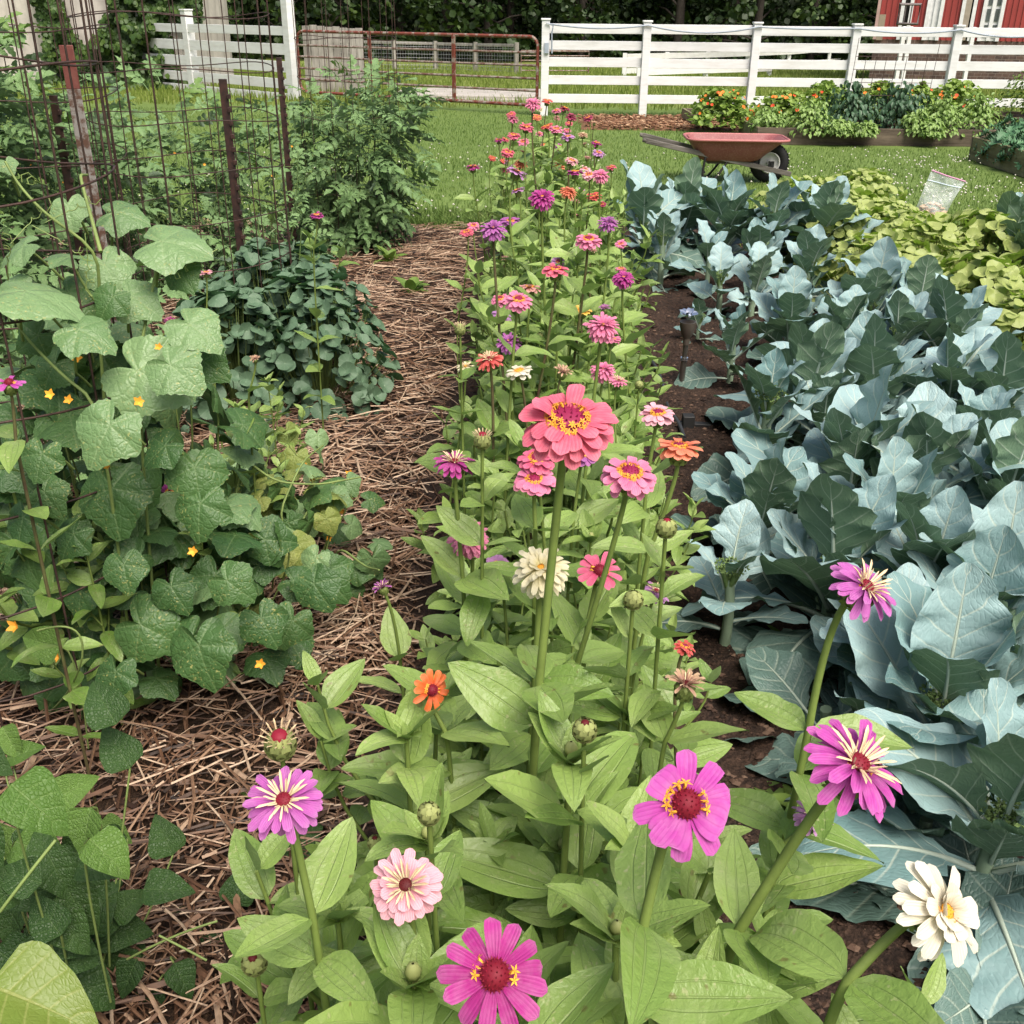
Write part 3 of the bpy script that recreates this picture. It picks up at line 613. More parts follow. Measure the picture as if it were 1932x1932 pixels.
# grey pipe panel leaning at the barn corner and white posts before it
g0 = np.array([bx(1672), BY - .9, 0]); t = thing('pipe_panel', g0, 'grey pipe gate panel raised against the barn corner', 'gate panel'); b = MB(); z0, z1 = bz(44), bz(8); wd = bx(1712) - bx(1672)
b.tube([(0, 0, z0), (0, 0, z1), (wd, 0, z1), (wd, 0, z0)], .045, 6, closed=True); b.build('pipe_frame', plain('pipe_grey', (.16, .14, .14), .6, .4, .3), t)
b = MB()
for s_ in (.3, .6): b.tube([(wd * s_, 0, z0), (wd * s_, 0, z1)], .02, 6)
b.build('bar', plain('pipe_grey', (0, 0, 0)), t)
for x_, lab in ((1694, 'white wooden post before the dark barn window'), (1705.5, 'thin white post right of the dark barn window'), (1823, 'white post before the open barn door, cut by the fence boards')):
    b = MB(); q = aty(x_, 130, BY - 1.6); zt_ = bz(48); b.box((q[0], q[1], (zt_ - .35) / 2), (.11, .11, zt_ + .35)); tag(b.build('post', WHITE, bevel=.008), lab, 'post')
b = MB(); q = gs(1715, 118); b.lathe([(0, 0), (.16, 0), (.2, .42), (.19, .42), (.15, .03), (0, .03)], q, k=14); b.tube([q + np.array([.19 * cos(a), .02, .42 + .2 * sin(a)]) for a in np.linspace(0, pi, 9)], .008, 5); tag(b.build('bucket', plain('bucket_pale', (.6, .65, .7), .5)), 'pale plastic bucket standing at the foot of the barn', 'bucket')
r = np.random.default_rng(44)
for k in range(5):
    q = gs(1884 + 9 * k, 131 + r.random() * 3); b = MB(); X = bl * np.array([.32, .25, .2]) * (1 + .3 * r.random((6, 3))); b.add(X + q + np.array([0, 0, .08]), bt)
    o = b.build('rock', plain('field_rock', (.34, .30, .26), .9)); sd = o.modifiers.new('s', 'SUBSURF'); sd.levels = sd.render_levels = 2; tag(o, 'pale field stone in the heap before the barn wall', 'rock', 'stones heaped before the barn')

# ---------------- whitewashed wall with ivy, at left
WY = 26.0; wx = lambda x, y=60: float(aty(x, y, WY)[0])
t = thing('wall', (wx(350), WY, -.2), 'old pale concrete building wall at the left behind the cages', 'wall')
n = NT('old_concrete'); co = n.coord(); f = n.noise(co, 1.2, 6, .7); f2 = n.noise(n.scale(co, (3, 3, .5)), 1., 4); c = n.mix(n.mr(f, .35, .7), (.56, .52, .47), (.36, .33, .30)); c = n.mix(n.math('MULTIPLY', n.mr(f2, .5, .7), .5), c, (.16, .14, .12)); OLDC = n.done(n.bsdf(c, .9, .2, n.bump(f, .4, .02)))
b = MB(); b.box((-7, 2, 2.7), (14, 4, 5.8)); b.build('wall_body', OLDC, t); b = MB(); b.box((-.35, -.04, 2.7), (.5, .1, 5.8)); b.build('corner_pilaster', OLDC, t)
IVY = leafmat('ivy', (.022, .055, .012), (.06, .115, .02), rough=.5, tr=.15, kind='none'); IVY2 = leafmat('ivy_young', (.05, .10, .016), (.10, .16, .03), rough=.5, tr=.2, kind='none')
lt = blade(1, .55, 3, 4, lambda q: np.sin(pi * np.clip(q, .02, .98)) ** .7, .2, .3, 0, seed=1)
def ivy(label, poly, N, seed, thick=.45):
    r = np.random.default_rng(seed); b = MB(); o0 = np.array([wx(poly[0][0]), WY, 0]); k = 0
    ys_ = [p[0] for p in poly]
    while k < N:
        y = ys_[0] + (ys_[-1] - ys_[0]) * r.random(); l = np.interp(y, ys_, [p[1] for p in poly]); rr_ = np.interp(y, ys_, [p[2] for p in poly])
        x = l + (rr_ - l) * r.random(); e = min(x - l, rr_ - x) / 15.; cl = vnoise(x * .06, y * .06, seed)
        if r.random() > np.clip(e + .25, .1, 1) * (1.35 if cl > .45 else .55): continue
        p = aty(x, y, WY - .06); th_ = thick * (.15 + cl) * (1 - .6 * max(0, min(1, p[2] / 3.))) * r.random() * 1.6; p = p - np.array([0, th_, 0]); p[2] = max(p[2], .05)
        b.tpl(lt, p, basis(np.array([r.standard_normal() * .7, -.25, -1.]), np.array([r.standard_normal() * .5, -1, .5 + .4 * r.standard_normal()])), .06 + .06 * r.random(), None, 1 if r.random() < .12 * (1 + 2 * cl) and cl > .5 else 0); k += 1
    o = b.build('ivy', [IVY, IVY2]); return tag(o, label, 'ivy')
ivy('big dark ivy climbing the pale wall and spreading at its foot', [(-60, 215, 335), (0, 225, 322), (60, 205, 318), (100, 185, 335), (150, 165, 352), (185, 160, 358)], 16000, 3, .9)
ivy('thin ivy creeping up the pale wall left of the big ivy', [(-40, 60, 110), (20, 70, 125), (70, 90, 150), (110, 85, 200), (170, 80, 210)], 2600, 4, .4)
ivy('bright ivy hanging at the top right corner of the pale wall', [(-60, 300, 375), (0, 318, 382), (40, 345, 384)], 2600, 5, .5)

# ================================================================== WOODS
LEAF_D = leafmat('wood_leaf', (.010, .026, .006), (.036, .070, .015), rough=.55, tr=.12, kind='none'); LEAF_L = leafmat('wood_leaf_light', (.035, .07, .012), (.075, .125, .024), rough=.55, tr=.15, kind='none')
BARK = plain('bark', (.06, .05, .042), .9, .2, 0, .5, 12, .6, .02)
def make_tree(name, label, seed, R=2.6, H=8.5, z0=.2, N=2600, ls=.24):
    r = np.random.default_rng(seed); t = thing(name, (0, 0, 0), label, 'tree', 'trees of the dark wood'); b = MB()
    b.tube([(0, 0, -.3), (.05, .05, H * .3), (.1, -.05, H * .6), (0, 0, H * .92)], [.22, .18, .11, .03], 8)
    cl = []
    for k in range(46):
        h = z0 + (H - z0) * r.random() ** 1.15; rad = R * (1 - .75 * (h / H) ** 1.6) * (.35 + .65 * r.random() ** .6); a = r.random() * 6.28; c = np.array([cos(a) * rad, sin(a) * rad, h]); cl.append((c, .45 + .5 * r.random()))
        if k % 3 == 0: b.tube([(0, 0, max(.3, h * .7)), c * .5 + np.array([0, 0, h * .42]), c], [.06, .04, .012], 5)
    b.build('trunk', BARK, t); f = MB()
    for k in range(N):
        c, s_ = cl[int(r.integers(len(cl)))]; d = r.standard_normal(3); d /= np.linalg.norm(d); p = c + d * s_ * (.35 + .65 * r.random()) * np.array([1.1, 1.1, .7]); p[2] = max(p[2], .12)
        nn = d * .7 + np.array([0, -.3, .8]) + .5 * r.standard_normal(3); f.tpl(lt, p, basis(r.standard_normal(3) + np.array([0, 0, -.6]), nn), ls * (.6 + .8 * r.random()), None, 1 if (s_ > .8 and r.random() < .5) else 0)
    f.build('crown', [LEAF_D, LEAF_L], t); return t
protos = [make_tree('woodland_tree', 'leafy green tree with low boughs at the edge of the dark wood', s_, 2.4 + .4 * (s_ % 3)) for s_ in (1, 2, 3)]
used = set(); r = np.random.default_rng(7)
for row, (y0, n_, x0, x1) in enumerate(((57, 16, -30, 33), (61, 16, -34, 36), (66, 16, -38, 40))):
    for k in range(n_):
        x = x0 + (x1 - x0) * (k + .5 + .5 * (r.random() - .5)) / n_; y = y0 + 2.4 * (r.random() - .5); j = int(r.integers(3)); z = float(ground_z(np.array(y))); s_ = .85 + .4 * r.random()
        if 11 < x < 30 and y < 46: continue
        if j not in used: protos[j].location = (x, y, z); protos[j].rotation_euler = (0, 0, r.random() * 6); used.add(j)
        else: clone(protos[j], (x, y, z), r.random() * 6, s_)
b = MB()
for k in range(26000):
    x = -46 + 98 * r.random(); y = 69 + 5 * r.random(); z = -.9 + 9 * r.random(); b.tpl(lt, (x, y, z), basis(r.standard_normal(3), (r.standard_normal() * .5, -1, .4)), .7 + .4 * r.random(), None, 0)
stuff(b.build('woods', [LEAF_D]), 'dark mass of woodland behind the pasture', 'woods')
# ================================================================== ZINNIAS
ZLEAF = leafmat('zinnia_leaf', (.125, .225, .038), (.33, .455, .125), vein=(.30, .38, .15), back=(.22, .31, .12), rough=.40, spec=.5, tr=.28, kind='para', vstr=.35, bumps=.55, spots=(.36, .40, .18), bloomy=(.36, .42, .2))
ZSTEM = plain('zinnia_stem', (.16, .22, .05), .6, .3, 0, .3, 30, .3, .001)
ZSTEM_D = plain('zinnia_stem_dark', (.11, .12, .04), .6, .3, 0, .5, 30, .3, .001, (.07, .035, .025))
zprof = lambda q: np.clip(np.sin(pi * np.clip(q, 0, 1) ** .72), 0, 1) ** .75 * (1 - .12 * q) + .10 * (q < .05)
ZL = [blade(1, .235 + .05 * RNG.random(), 9, 13, zprof, .22 + .25 * RNG.random(), -.2 + 1.25 * RNG.random(), .05 + .07 * RNG.random(), 1.6, .012, (RNG.random() - .5) * .5) for _ in range(18)]
def col(*c): return lin(*c)[:3]
# petal colours: (outer blade, towards the heart)
PET = {'coral': ((224, 108, 132), (206, 72, 102)), 'pink': ((228, 134, 168), (208, 98, 146)), 'rose': ((218, 104, 138), (198, 74, 110)), 'magenta': ((180, 58, 142), (160, 36, 118)), 'orchid': ((194, 82, 172), (176, 56, 150)),
       'lilac': ((198, 144, 196), (180, 118, 180)), 'purple': ((178, 100, 170), (158, 76, 150)), 'palepink': ((238, 178, 190), (226, 150, 168)), 'cream': ((228, 220, 188), (218, 206, 146)), 'white': ((228, 222, 206), (222, 210, 178)),
       'orange': ((238, 122, 62), (220, 86, 44)), 'salmon': ((236, 140, 106), (222, 110, 86)), 'red': ((216, 96, 88), (190, 62, 66)), 'crimson': ((178, 62, 104), (148, 38, 78)), 'yellow': ((236, 196, 92), (226, 172, 60)),
       'dusty': ((204, 150, 140), (190, 120, 120)), 'faded': ((206, 172, 138), (186, 128, 122)), 'lavpink': ((192, 102, 180), (176, 80, 164))}
PMAT = {}
def petal_mat(c):
    if c in PMAT: return PMAT[c]
    a, b = col(*PET[c][0]), col(*PET[c][1]); n = NT('petal_' + c); uv = n.coord('UV'); sx = n.node('ShaderNodeSeparateXYZ'); n.put(sx.inputs[0], uv); u, v = sx.outputs[0], sx.outputs[1]
    t = n.attr(); cc = n.mix(n.mr(v, .1, .75), b, a); cc = n.mix(n.math('MULTIPLY', t, .28), cc, tuple(np.array(b) * .75))
    nz = n.noise(n.coord(), 90., 3); cc = n.mix(n.math('MULTIPLY', n.mr(nz, .4, .7), .30), cc, tuple(np.minimum(1, np.array(a) * .7 + .22))); cc = n.mix(n.mr(v, .84, 1., 0., .35), cc, tuple(np.minimum(1, np.array(a) * .75 + .2)))
    st = n.math('PINGPONG', n.math('MULTIPLY', u, 5.), .5); cc = n.mix(n.mr(st, .0, .16, .38, 0.), cc, tuple(np.array(b) * .7)); nm = n.bump(st, .5, .0015)
    if c not in ('cream', 'white', 'yellow'):
        g = n.node('ShaderNodeNewGeometry').outputs['Backfacing']; cc = n.mix(n.math('MULTIPLY', g, .45), cc, tuple(np.array(a) * .6 + np.array((.5, .5, .42)) * .4))
    sh = n.bsdf(cc, .6, .25, nm); tb = n.node('ShaderNodeBsdfTranslucent'); n.put(tb.inputs[0], cc); ms = n.node('ShaderNodeMixShader'); ms.inputs[0].default_value = .3
    n.t.links.new(sh, ms.inputs[1]); n.t.links.new(tb.outputs[0], ms.inputs[2]); PMAT[c] = n.done(ms.outputs[0]); return PMAT[c]
def simple(name, c, rough=.6):
    n = NT(name); t = n.attr(); cc = n.mix(t, tuple(np.array(c) * .62), c); MATS[name] = n.done(n.bsdf(cc, rough, .25)); return MATS[name]
DISC_RED = simple('disc_red', col(128, 24, 44)); DISC_GOLD = simple('disc_gold', col(238, 168, 58)); DISC_MAG = simple('disc_magenta', col(150, 36, 78)); QUILL = simple('quill_cream', col(226, 204, 168)); DISC_DK = simple('disc_dark', col(88, 20, 24)); CALYX = simple('calyx_green', (.20, .25, .07)); DISC_ORG = simple('disc_orange', col(248, 168, 72)); BUDY = simple('bud_scale', (.30, .33, .12)); BUDTIP = simple('bud_tip', (.09, .05, .05))
pp_prof = lambda q: np.where(q < .82, .42 + .58 * np.sin(.5 * pi * np.clip(q / .72, 0, 1)), np.sqrt(np.clip(1 - ((q - .82) / .185) ** 2, 0, 1)))
PT_HI = [blade(1, .20, 7, 10, pp_prof, .18 + .15 * RNG.random(), .25 + .5 * RNG.random(), .05, 1.2, .02, (RNG.random() - .5) * .3) for _ in range(8)]
PT_LO = [blade(1, .21, 3, 6, pp_prof, .25, .2 + .4 * RNG.random(), 0, 1, 0) for _ in range(5)]
QT = [blade(1, .09, 5, 6, lambda q: .75 + .35 * q - .9 * np.clip((q - .88) / .12, 0, 1) ** 2, .9, -.25 + .4 * RNG.random(), 0, 1, 0) for _ in range(5)]
def star_tpl():
    b = []; f = []
    for k in range(5):
        a = k * 2 * pi / 5; a2 = a + .42; a3 = a - .42; i = len(b)
        b += [(0, 0, .05), (cos(a3) * .45, sin(a3) * .45, .15), (cos(a), sin(a), .12), (cos(a2) * .45, sin(a2) * .45, .15)]; f.append((i, i + 1, i + 2, i + 3))
    i = len(b)                                   # the little tube under the star
    for k in range(5):
        a = k * 2 * pi / 5; b += [(cos(a) * .25, sin(a) * .25, .1), (cos(a) * .2, sin(a) * .2, -1.1)]
    for k in range(5):
        j = (k + 1) % 5; f.append((i + 2 * k, i + 2 * j, i + 2 * j + 1, i + 2 * k + 1))
    return np.array(b, float), np.array(f), np.zeros((len(b), 2))
STAR = star_tpl()
WF = {'full': .76, 'single': .76, 'few': .66, 'wide': .64, 'loose': .62, 'double': .72, 'quill': .72, 'young': 1.0, 'faded': .6}
def flower_head(parent, C, n, dia, c, kind, hi, seed):
    """bloom (the petals) with its centre and florets as sub-parts; C is in the parent's space"""
    r = np.random.default_rng(seed); R = dia / 2; ax = nrm(n); B = basis(np.cross(ax, [1, .2, .1]), ax); X, Y = B[:, 0], B[:, 1]
    pm = MB(); PT = PT_HI if hi else PT_LO; mats = [petal_mat(c), QUILL]; dr = .30
    if kind == 'single': rows = [(13, 1.0, -.12, .96, .10), (12, .93, .10, .86, .24)]; dr = .38
    elif kind == 'full': rows = [(15, 1.0, -.22, .97, 0.), (14, .96, -.02, .88, .12), (11, .80, .20, .72, .2)]; dr = .42
    elif kind == 'few': rows = [(13, 1.0, .0, .92, .10)]; dr = .34
    elif kind == 'wide': rows = [(10, 1.0, -.05, .95, .08), (4, .8, .1, .8, .15)]; dr = .34
    elif kind == 'loose': rows = [(14, 1.0, -.15, .85, 0.), (12, .93, .12, .8, .1), (9, .6, .5, .7, .2), (6, .4, .9, .6, .3)]; dr = .24
    elif kind == 'double': rows = [(20, 1.0, -.5, .9, -.02), (20, .99, -.22, .85, .1), (18, .88, .08, .75, .2), (15, .70, .4, .62, .3), (11, .48, .75, .5, .36)]; dr = .2
    elif kind == 'quill': rows = [(17, 1.0, -.15, .85, .02), (15, .92, .08, .75, .1)]; dr = .26
    elif kind == 'young': rows = [(13, 1.0, -.1, .62, .0), (13, .94, .2, .6, .08), (11, .74, .5, .55, .15)]; dr = .26
    else: rows = [(13, .95, .35, .55, .1), (11, .75, .7, .45, .15)]; dr = .3                   # faded
    hz = R * (.13 if kind in ('single', 'full') else .10); nq = 0
    for k, (m, ln, el, wsc, z) in enumerate(rows):
        for i in range(m):
            if kind in ('few', 'wide') and r.random() < .1: continue
            a = 2 * pi * (i + .5 * k + .25 * (r.random() - .5)) / m; e = el + .2 * r.standard_normal(); rad = cos(a) * X + sin(a) * Y
            L = R * (ln - dr * .55) * (.9 + .16 * r.random()); d = rad * cos(e) + ax * sin(e); up = ax * cos(e) - rad * sin(e); T = PT[int(r.integers(len(PT)))]
            wd = wsc * {'single': 1.2, 'few': 1.05, 'full': 1.1}.get(kind, 1.0) * (R * 2 * pi * .5 / m) / (.20 * L) * (.9 + .2 * r.random())
            V = T[0] * np.array([wd * WF.get(kind, .7), 1, .8]) * L; pm.add(V @ basis(d, up).T + C + rad * R * dr * .55 + ax * (hz + R * z * .4), T[1], T[2], np.clip(.3 + .35 * r.standard_normal(), 0, 1))
    if kind in ('quill', 'young', 'faded'):
        for k, (m, ln, el) in enumerate(((13, .50, .42), (11, .38, .75), (8, .30, 1.1)) if kind != 'young' else ((14, .58, .62), (13, .46, .9), (9, .34, 1.2))):
            for i in range(m):
                a = 2 * pi * (i + r.random() * .6) / m; e = el + .15 * r.standard_normal(); rad = cos(a) * X + sin(a) * Y; d = rad * cos(e) + ax * sin(e); up = ax * cos(e) - rad * sin(e)
                T = QT[int(r.integers(5))]; V = T[0] * np.array([1.0, 1, 1]) * R * ln * (.8 + .3 * r.random()); pm.add(V @ basis(d, up).T + C + rad * R * .18 + ax * (hz + R * .1), T[1], T[2], .4 + .6 * r.random(), 1 if kind != 'faded' else int(r.random() < .4))
    bloom = pm.build('bloom', mats, parent)
    # centre: a dome of tightly set scales, with golden florets standing round it
    dm = MB(); dR = R * dr * (.86 if kind in ('single', 'full') else .8); hgt = dR * {'single': .55, 'full': .5, 'few': 1.05, 'wide': 1.05, 'double': .6, 'quill': .7, 'young': .6}.get(kind, .6)
    th = np.linspace(0, pi / 2, 6); dm.lathe(np.stack([dR * np.cos(th), hgt * np.sin(th)], 1), C + ax * (hz + R * .02), B, 14, .3)
    nsc = 70 if hi else 16; ga = pi * (3 - sqrt(5)); tri = np.array([[0, 1, 3], [1, 2, 3], [2, 0, 3]])
    for i in range(nsc):
        q = sqrt((i + .5) / nsc); a = i * ga; ph = q * pi / 2; rad = cos(a) * X + sin(a) * Y; p = C + ax * (hz + R * .02) + rad * dR * np.sin(ph) + ax * hgt * np.cos(ph); nn = nrm(rad * np.sin(ph) * .8 + ax * np.cos(ph)); s_ = dR * (.2 if hi else .36)
        b1 = basis(np.cross(nn, [.3, .5, .9]), nn); V = np.array([[cos(k) * .5, sin(k) * .5, -.2] for k in (0, 2.09, 4.19)] + [[0, 0, 1.0]]) * s_; dm.add(V @ b1.T + p, tri, None, r.random())
    disc = dm.build('bloom_centre', {'single': DISC_MAG, 'full': DISC_MAG, 'few': DISC_RED, 'wide': DISC_RED, 'loose': DISC_GOLD, 'quill': DISC_RED, 'young': DISC_DK, 'double': DISC_GOLD, 'faded': DISC_DK}.get(kind, DISC_RED) if c not in ('cream', 'white', 'yellow') else DISC_GOLD, bloom)
    fm = MB()
    def florets(lst, s_, mi=0):
        for a, q, lift in lst:
            rad = cos(a) * X + sin(a) * Y; ph = q * pi / 2; nn = nrm(rad * np.sin(ph) * .55 + ax * (np.cos(ph) + .25)); p = C + ax * (hz + R * .02) + rad * dR * np.sin(ph) + ax * (hgt * np.cos(ph)) + nn * s_ * lift
            fm.tpl(STAR, p, basis(np.cross(nn, [.2, .9, .3]) + .3 * r.standard_normal(3), nn), s_ * (.85 + .3 * r.random()), .6 + .4 * r.random(), mi)
    if kind in ('single', 'full'):
        m = 20 if hi else 11; k_ = (20 / m) ** .5
        for q_, s_, l_ in ((.98, .27, .95), (.80, .25, .95), (.62, .22, .85)): florets([(2 * pi * (i + .7 * r.random()) / m, q_ + .08 * r.standard_normal() * .6, l_) for i in range(m)], dR * s_ * k_)
    elif kind in ('few', 'wide'): florets([(a0 + .42 * k, .8 + .25 * r.random(), .9) for a0 in (-.5, 2.6, 1.4 if kind == 'wide' else 2.2) for k in range(2 + int(kind == 'wide'))], dR * .46)
    elif kind == 'loose': florets([(r.random() * 6.28, .5 + .6 * r.random(), .9) for _ in range(9)], dR * .5)
    elif kind == 'double': florets([(r.random() * 6.28, .3 + .7 * r.random(), .7) for _ in range(16 if hi else 7)], dR * .32)
    elif kind == 'quill': florets([(.8 + .5 * r.random() + 2.2 * k, .95, .9) for k in range(3)], dR * .3)
    if fm.n: fm.build('florets', DISC_GOLD if c not in ('white',) else DISC_ORG, bloom)
    return bloom
def calyx(mb, C, ax, R, mi=1, hi=True):
    B = basis(np.cross(ax, [1, .2, .1]), ax); X, Y = B[:, 0], B[:, 1]; mb.lathe([(R * .16, -R * .62), (R * .30, -R * .5), (R * .40, -R * .22), (R * .40, .02 * R), (R * .2, R * .08)], C, B, 12, .5, mi)
    sc_ = blade(1, .42, 3, 4, lambda q: np.sqrt(np.clip(1 - q ** 3, 0, 1)), .3, .1, seed=3)
    for k in range(3 if hi else 1):
        for i in range(9):
            a = 2 * pi * (i + .5 * k) / 9; rad = cos(a) * X + sin(a) * Y; p = C + ax * R * (-.58 + .19 * k) + rad * R * (.27 + .06 * k); mb.tpl(sc_, p, basis(ax + rad * (.55 - .2 * k), rad), R * .27, RNG.random(), mi)
def leaf_pairs(mb, pts, z1, z0, L0, seed, step=.085, droop=0., az0=None, top=True):
    """opposite pairs of stalkless leaves, each pair at right angles to the last"""
    r = np.random.default_rng(seed); P = np.asarray(pts); zz = P[:, 2]; o = np.argsort(zz); a0 = r.random() * pi if az0 is None else az0; z = z1; k = 0
    while z > z0:
        p = np.array([np.interp(z, zz[o], P[o, 0]), np.interp(z, zz[o], P[o, 1]), z]); f = min(1., .62 + .2 * k) if top else 1.
        for s_ in (0, pi):
            if r.random() < .07: continue
            a = a0 + s_ + .3 * r.standard_normal(); e = (.75 - .24 * k if top else .35) + .2 * r.standard_normal(); e = max(e, -.25); L = L0 * f * (.85 + .35 * r.random())
            d = np.array([cos(a) * cos(e), sin(a) * cos(e), sin(e)]); up = np.array([-cos(a) * sin(e), -sin(a) * sin(e), cos(e)]) + .25 * r.standard_normal(3); mb.tpl(ZL[int(r.integers(len(ZL)))], p + d * .004, basis(d, up), L, np.clip(.64 - .10 * k + .30 * r.standard_normal(), 0, 1))
        a0 += pi / 2 + .2 * r.standard_normal(); z -= step * (.75 + .5 * r.random()) * (.7 + .15 * min(k, 3)); k += 1
NZ = 0
def zinnia(label, x, y, w, c, kind='full', n=None, dia=.07, via=None, zr=(.78, 1.24), leaves=True, group=None, base=None, side=None):
    """one flowering stem: where its bloom shows (x, y), how wide (w), its colour and form"""
    global NZ
    NZ += 1; r = np.random.default_rng(900 + NZ); dep = dia * 1932. / w; C = at(x, y, dep)
    if C[2] > zr[1] or C[2] < zr[0]:
        zt = min(max(C[2], zr[0]), zr[1]); d = rdir(x, y); dep = (zt - CAM_H) / d[2]; C = CAM + d * dep; dia = w * dep / 1932.
    hi = w > 42
    if n is None: n = (.22 * r.standard_normal(), -.16 + .13 * r.standard_normal(), 1)
    n = nrm(n); R = dia / 2
    if via is not None:
        V = aty(via[0], via[1], C[1] + (via[2] if len(via) > 2 else 0)); dd = (V - C); k = min(1.0, .25 / (abs(dd[0]) + 1e-3)); Bp = np.array([V[0] + dd[0] * k, V[1] + dd[1] * k + .02, 0.])
    else: V = C * np.array([1, 1, .6]) + np.array([.03 * r.standard_normal(), .03 * r.standard_normal(), 0]); Bp = np.array([V[0] + .03 * r.standard_normal(), V[1] + .03 * r.standard_normal(), 0.])
    if base is not None: Bp = np.array([base[0], base[1], 0.])
    Bp[2] = 0.
    t = thing('zinnia', Bp, label, 'zinnia', group); O = Bp; st = C - n * R * .5 - O; Vl = V - O
    q = bez(st, st - n * np.linalg.norm(st - Vl) * .22, Vl, 9); pts = np.concatenate([q, bez(Vl, Vl + (Vl - q[-2]) * 2.2 * np.array([.8, .8, 1]), np.zeros(3), 8)[1:]])
    pts[:, 2] = np.clip(pts[:, 2], 0, None); sr = max(.0026, min(.0046, dia * .045)); m = MB(); m.tube(pts, np.linspace(sr, sr * 1.35, len(pts)), 7 if hi else 5, .5, 0); calyx(m, C - O, n, R * (1. if kind != 'double' else .8), 1, hi)
    m.build('stem', [ZSTEM if (w > 80 or r.random() < .7) else ZSTEM_D, CALYX], t)
    if leaves:
        lm = MB(); zt = (V[2] if via is not None else C[2] - .13 - .09 * r.random()); leaf_pairs(lm, pts, zt, .18, min(.125, .085 + .03 * r.random()), NZ, .095, top=False); 
        if lm.n: lm.build('leaves', ZLEAF, t)
    flower_head(t, C - O, n, dia, c, kind, hi, NZ); return t
def bud(label, x, y, w, col_tip='red', dia=.021, n=(0, -.1, 1), via=None, open_=False, zr=(.4, 1.2), group=None, leaves=True):
    global NZ
    NZ += 1; r = np.random.default_rng(900 + NZ); dep = dia * 1932. / w; C = at(x, y, dep)
    if C[2] > zr[1] or C[2] < zr[0]:
        zt = min(max(C[2], zr[0]), zr[1]); d = rdir(x, y); C = CAM + d * ((zt - CAM_H) / d[2]); dia = w * ((zt - CAM_H) / d[2]) / 1932.
    n = nrm(n); R = dia / 2; Bp = np.array([C[0] + .02 * r.standard_normal(), C[1] + .03, 0])
    if via is not None: V = aty(via[0], via[1], C[1]); Bp = np.array([V[0], V[1], 0])
    t = thing('zinnia', Bp, label, 'zinnia', group); st = C - Bp - n * R; pts = bez(st, st * np.array([.7, .7, .5]) - n * .03, np.zeros(3), 10); m = MB(); m.tube(pts, np.linspace(.0026, .0042, 10), 6, .5, 0); m.build('stem', ZSTEM, t)
    B = basis(np.cross(n, [1, .2, .1]), n); X, Y = B[:, 0], B[:, 1]; b = MB(); th = np.linspace(-pi / 2, pi / 2 * .92, 8); b.lathe(np.stack([R * np.cos(th), R * 1.1 * np.sin(th)], 1), C - Bp, B, 12, .25, 0)
    sc_ = blade(1, .5, 3, 4, lambda q: np.sqrt(np.clip(1 - q ** 4, 0, 1)), .25, .35, seed=3)
    for k in range(5):
        for i in range(8):
            a = 2 * pi * (i + .5 * k) / 8; ph = -1.2 + .44 * k; rad = cos(a) * X + sin(a) * Y; p = C - Bp + rad * R * cos(ph) * 1.02 + n * R * 1.1 * sin(ph); dd = n * cos(ph) - rad * sin(ph); b.tpl(sc_, p, basis(dd, rad * cos(ph) + n * sin(ph) + .1 * dd), R * .75, .4 + .6 * RNG.random(), 0)
    if open_:
        for k, (m_, e) in enumerate(((14, .75), (12, 1.0), (10, 1.2))):
            for i in range(m_):
                a = 2 * pi * (i + .5 * k) / m_; rad = cos(a) * X + sin(a) * Y; d = rad * cos(e) + n * sin(e); b.tpl(QT[i % 5], C - Bp + n * R * .6 + rad * R * .72 * (1 - .15 * k), basis(d, n * cos(e) - rad * sin(e)), R * 1.0, RNG.random(), 2)
    bo = b.build('bud', [BUDY, BUDTIP, QUILL], t); d_ = MB(); th = np.linspace(0, pi / 2, 5); rr_ = R * (.62 if open_ else .42); d_.lathe(np.stack([rr_ * np.cos(th), rr_ * .6 * np.sin(th)], 1), C - Bp + n * R * .95, B, 12, .8, 0)
    d_.build('bud_tip', {'red': DISC_RED, 'dark': DISC_DK, 'green': BUDY}[col_tip], bo)
    if leaves:
        lm = MB(); leaf_pairs(lm, pts, st[2] - .05, .2, .085, NZ, .08); 
        if lm.n: lm.build('leaves', ZLEAF, t)
    return t
# ---- the near blooms, one by one
zinnia('largest coral zinnia on a tall bare stem above the middle of the row', 1070, 805, 198, 'coral', 'full', (.06, -.36, 1), .105, (1017, 1290))
zinnia('wide pink zinnia with a golden ring, right of the big coral bloom', 1187, 900, 116, 'pink', 'full', (.05, -.27, 1), .08, (1090, 1250))
zinnia('flat orange zinnia standing over the bare soil at the edge of the row', 1281, 850, 90, 'salmon', 'single', (.0, .08, 1), .072, (1225, 1040))
zinnia('pale pink zinnia leaning over the soil beside the drip hose', 1240, 785, 72, 'palepink', 'full', (.05, -.12, 1), .07, (1222, 900))
zinnia('magenta zinnia with pale quills, left of the tall round-headed bud', 858, 876, 86, 'magenta', 'quill', (.0, -.05, 1), .07, (873, 1090))
zinnia('pink zinnia half hidden under the left edge of the big coral bloom', 1013, 870, 78, 'rose', 'full', (-.1, -.35, 1), .066)
zinnia('orchid pink zinnia with dark-rimmed golden disc just left of the thick stem', 1008, 911, 86, 'pink', 'single', (0, -.3, 1), .072, (1010, 1000))
zinnia('violet zinnia peeping from beneath the big coral bloom', 1099, 862, 62, 'purple', 'single', (.1, -.25, 1), .062, (1080, 1000))
zinnia('soft pink double zinnia nodding left over the straw side of the row', 884, 1017, 86, 'pink', 'double', (-.15, -.55, .8), .075)
zinnia('cream white double zinnia behind the thick coral-bloom stem', 1020, 1078, 124, 'cream', 'double', (0, -.35, .95), .08, (1008, 1290))
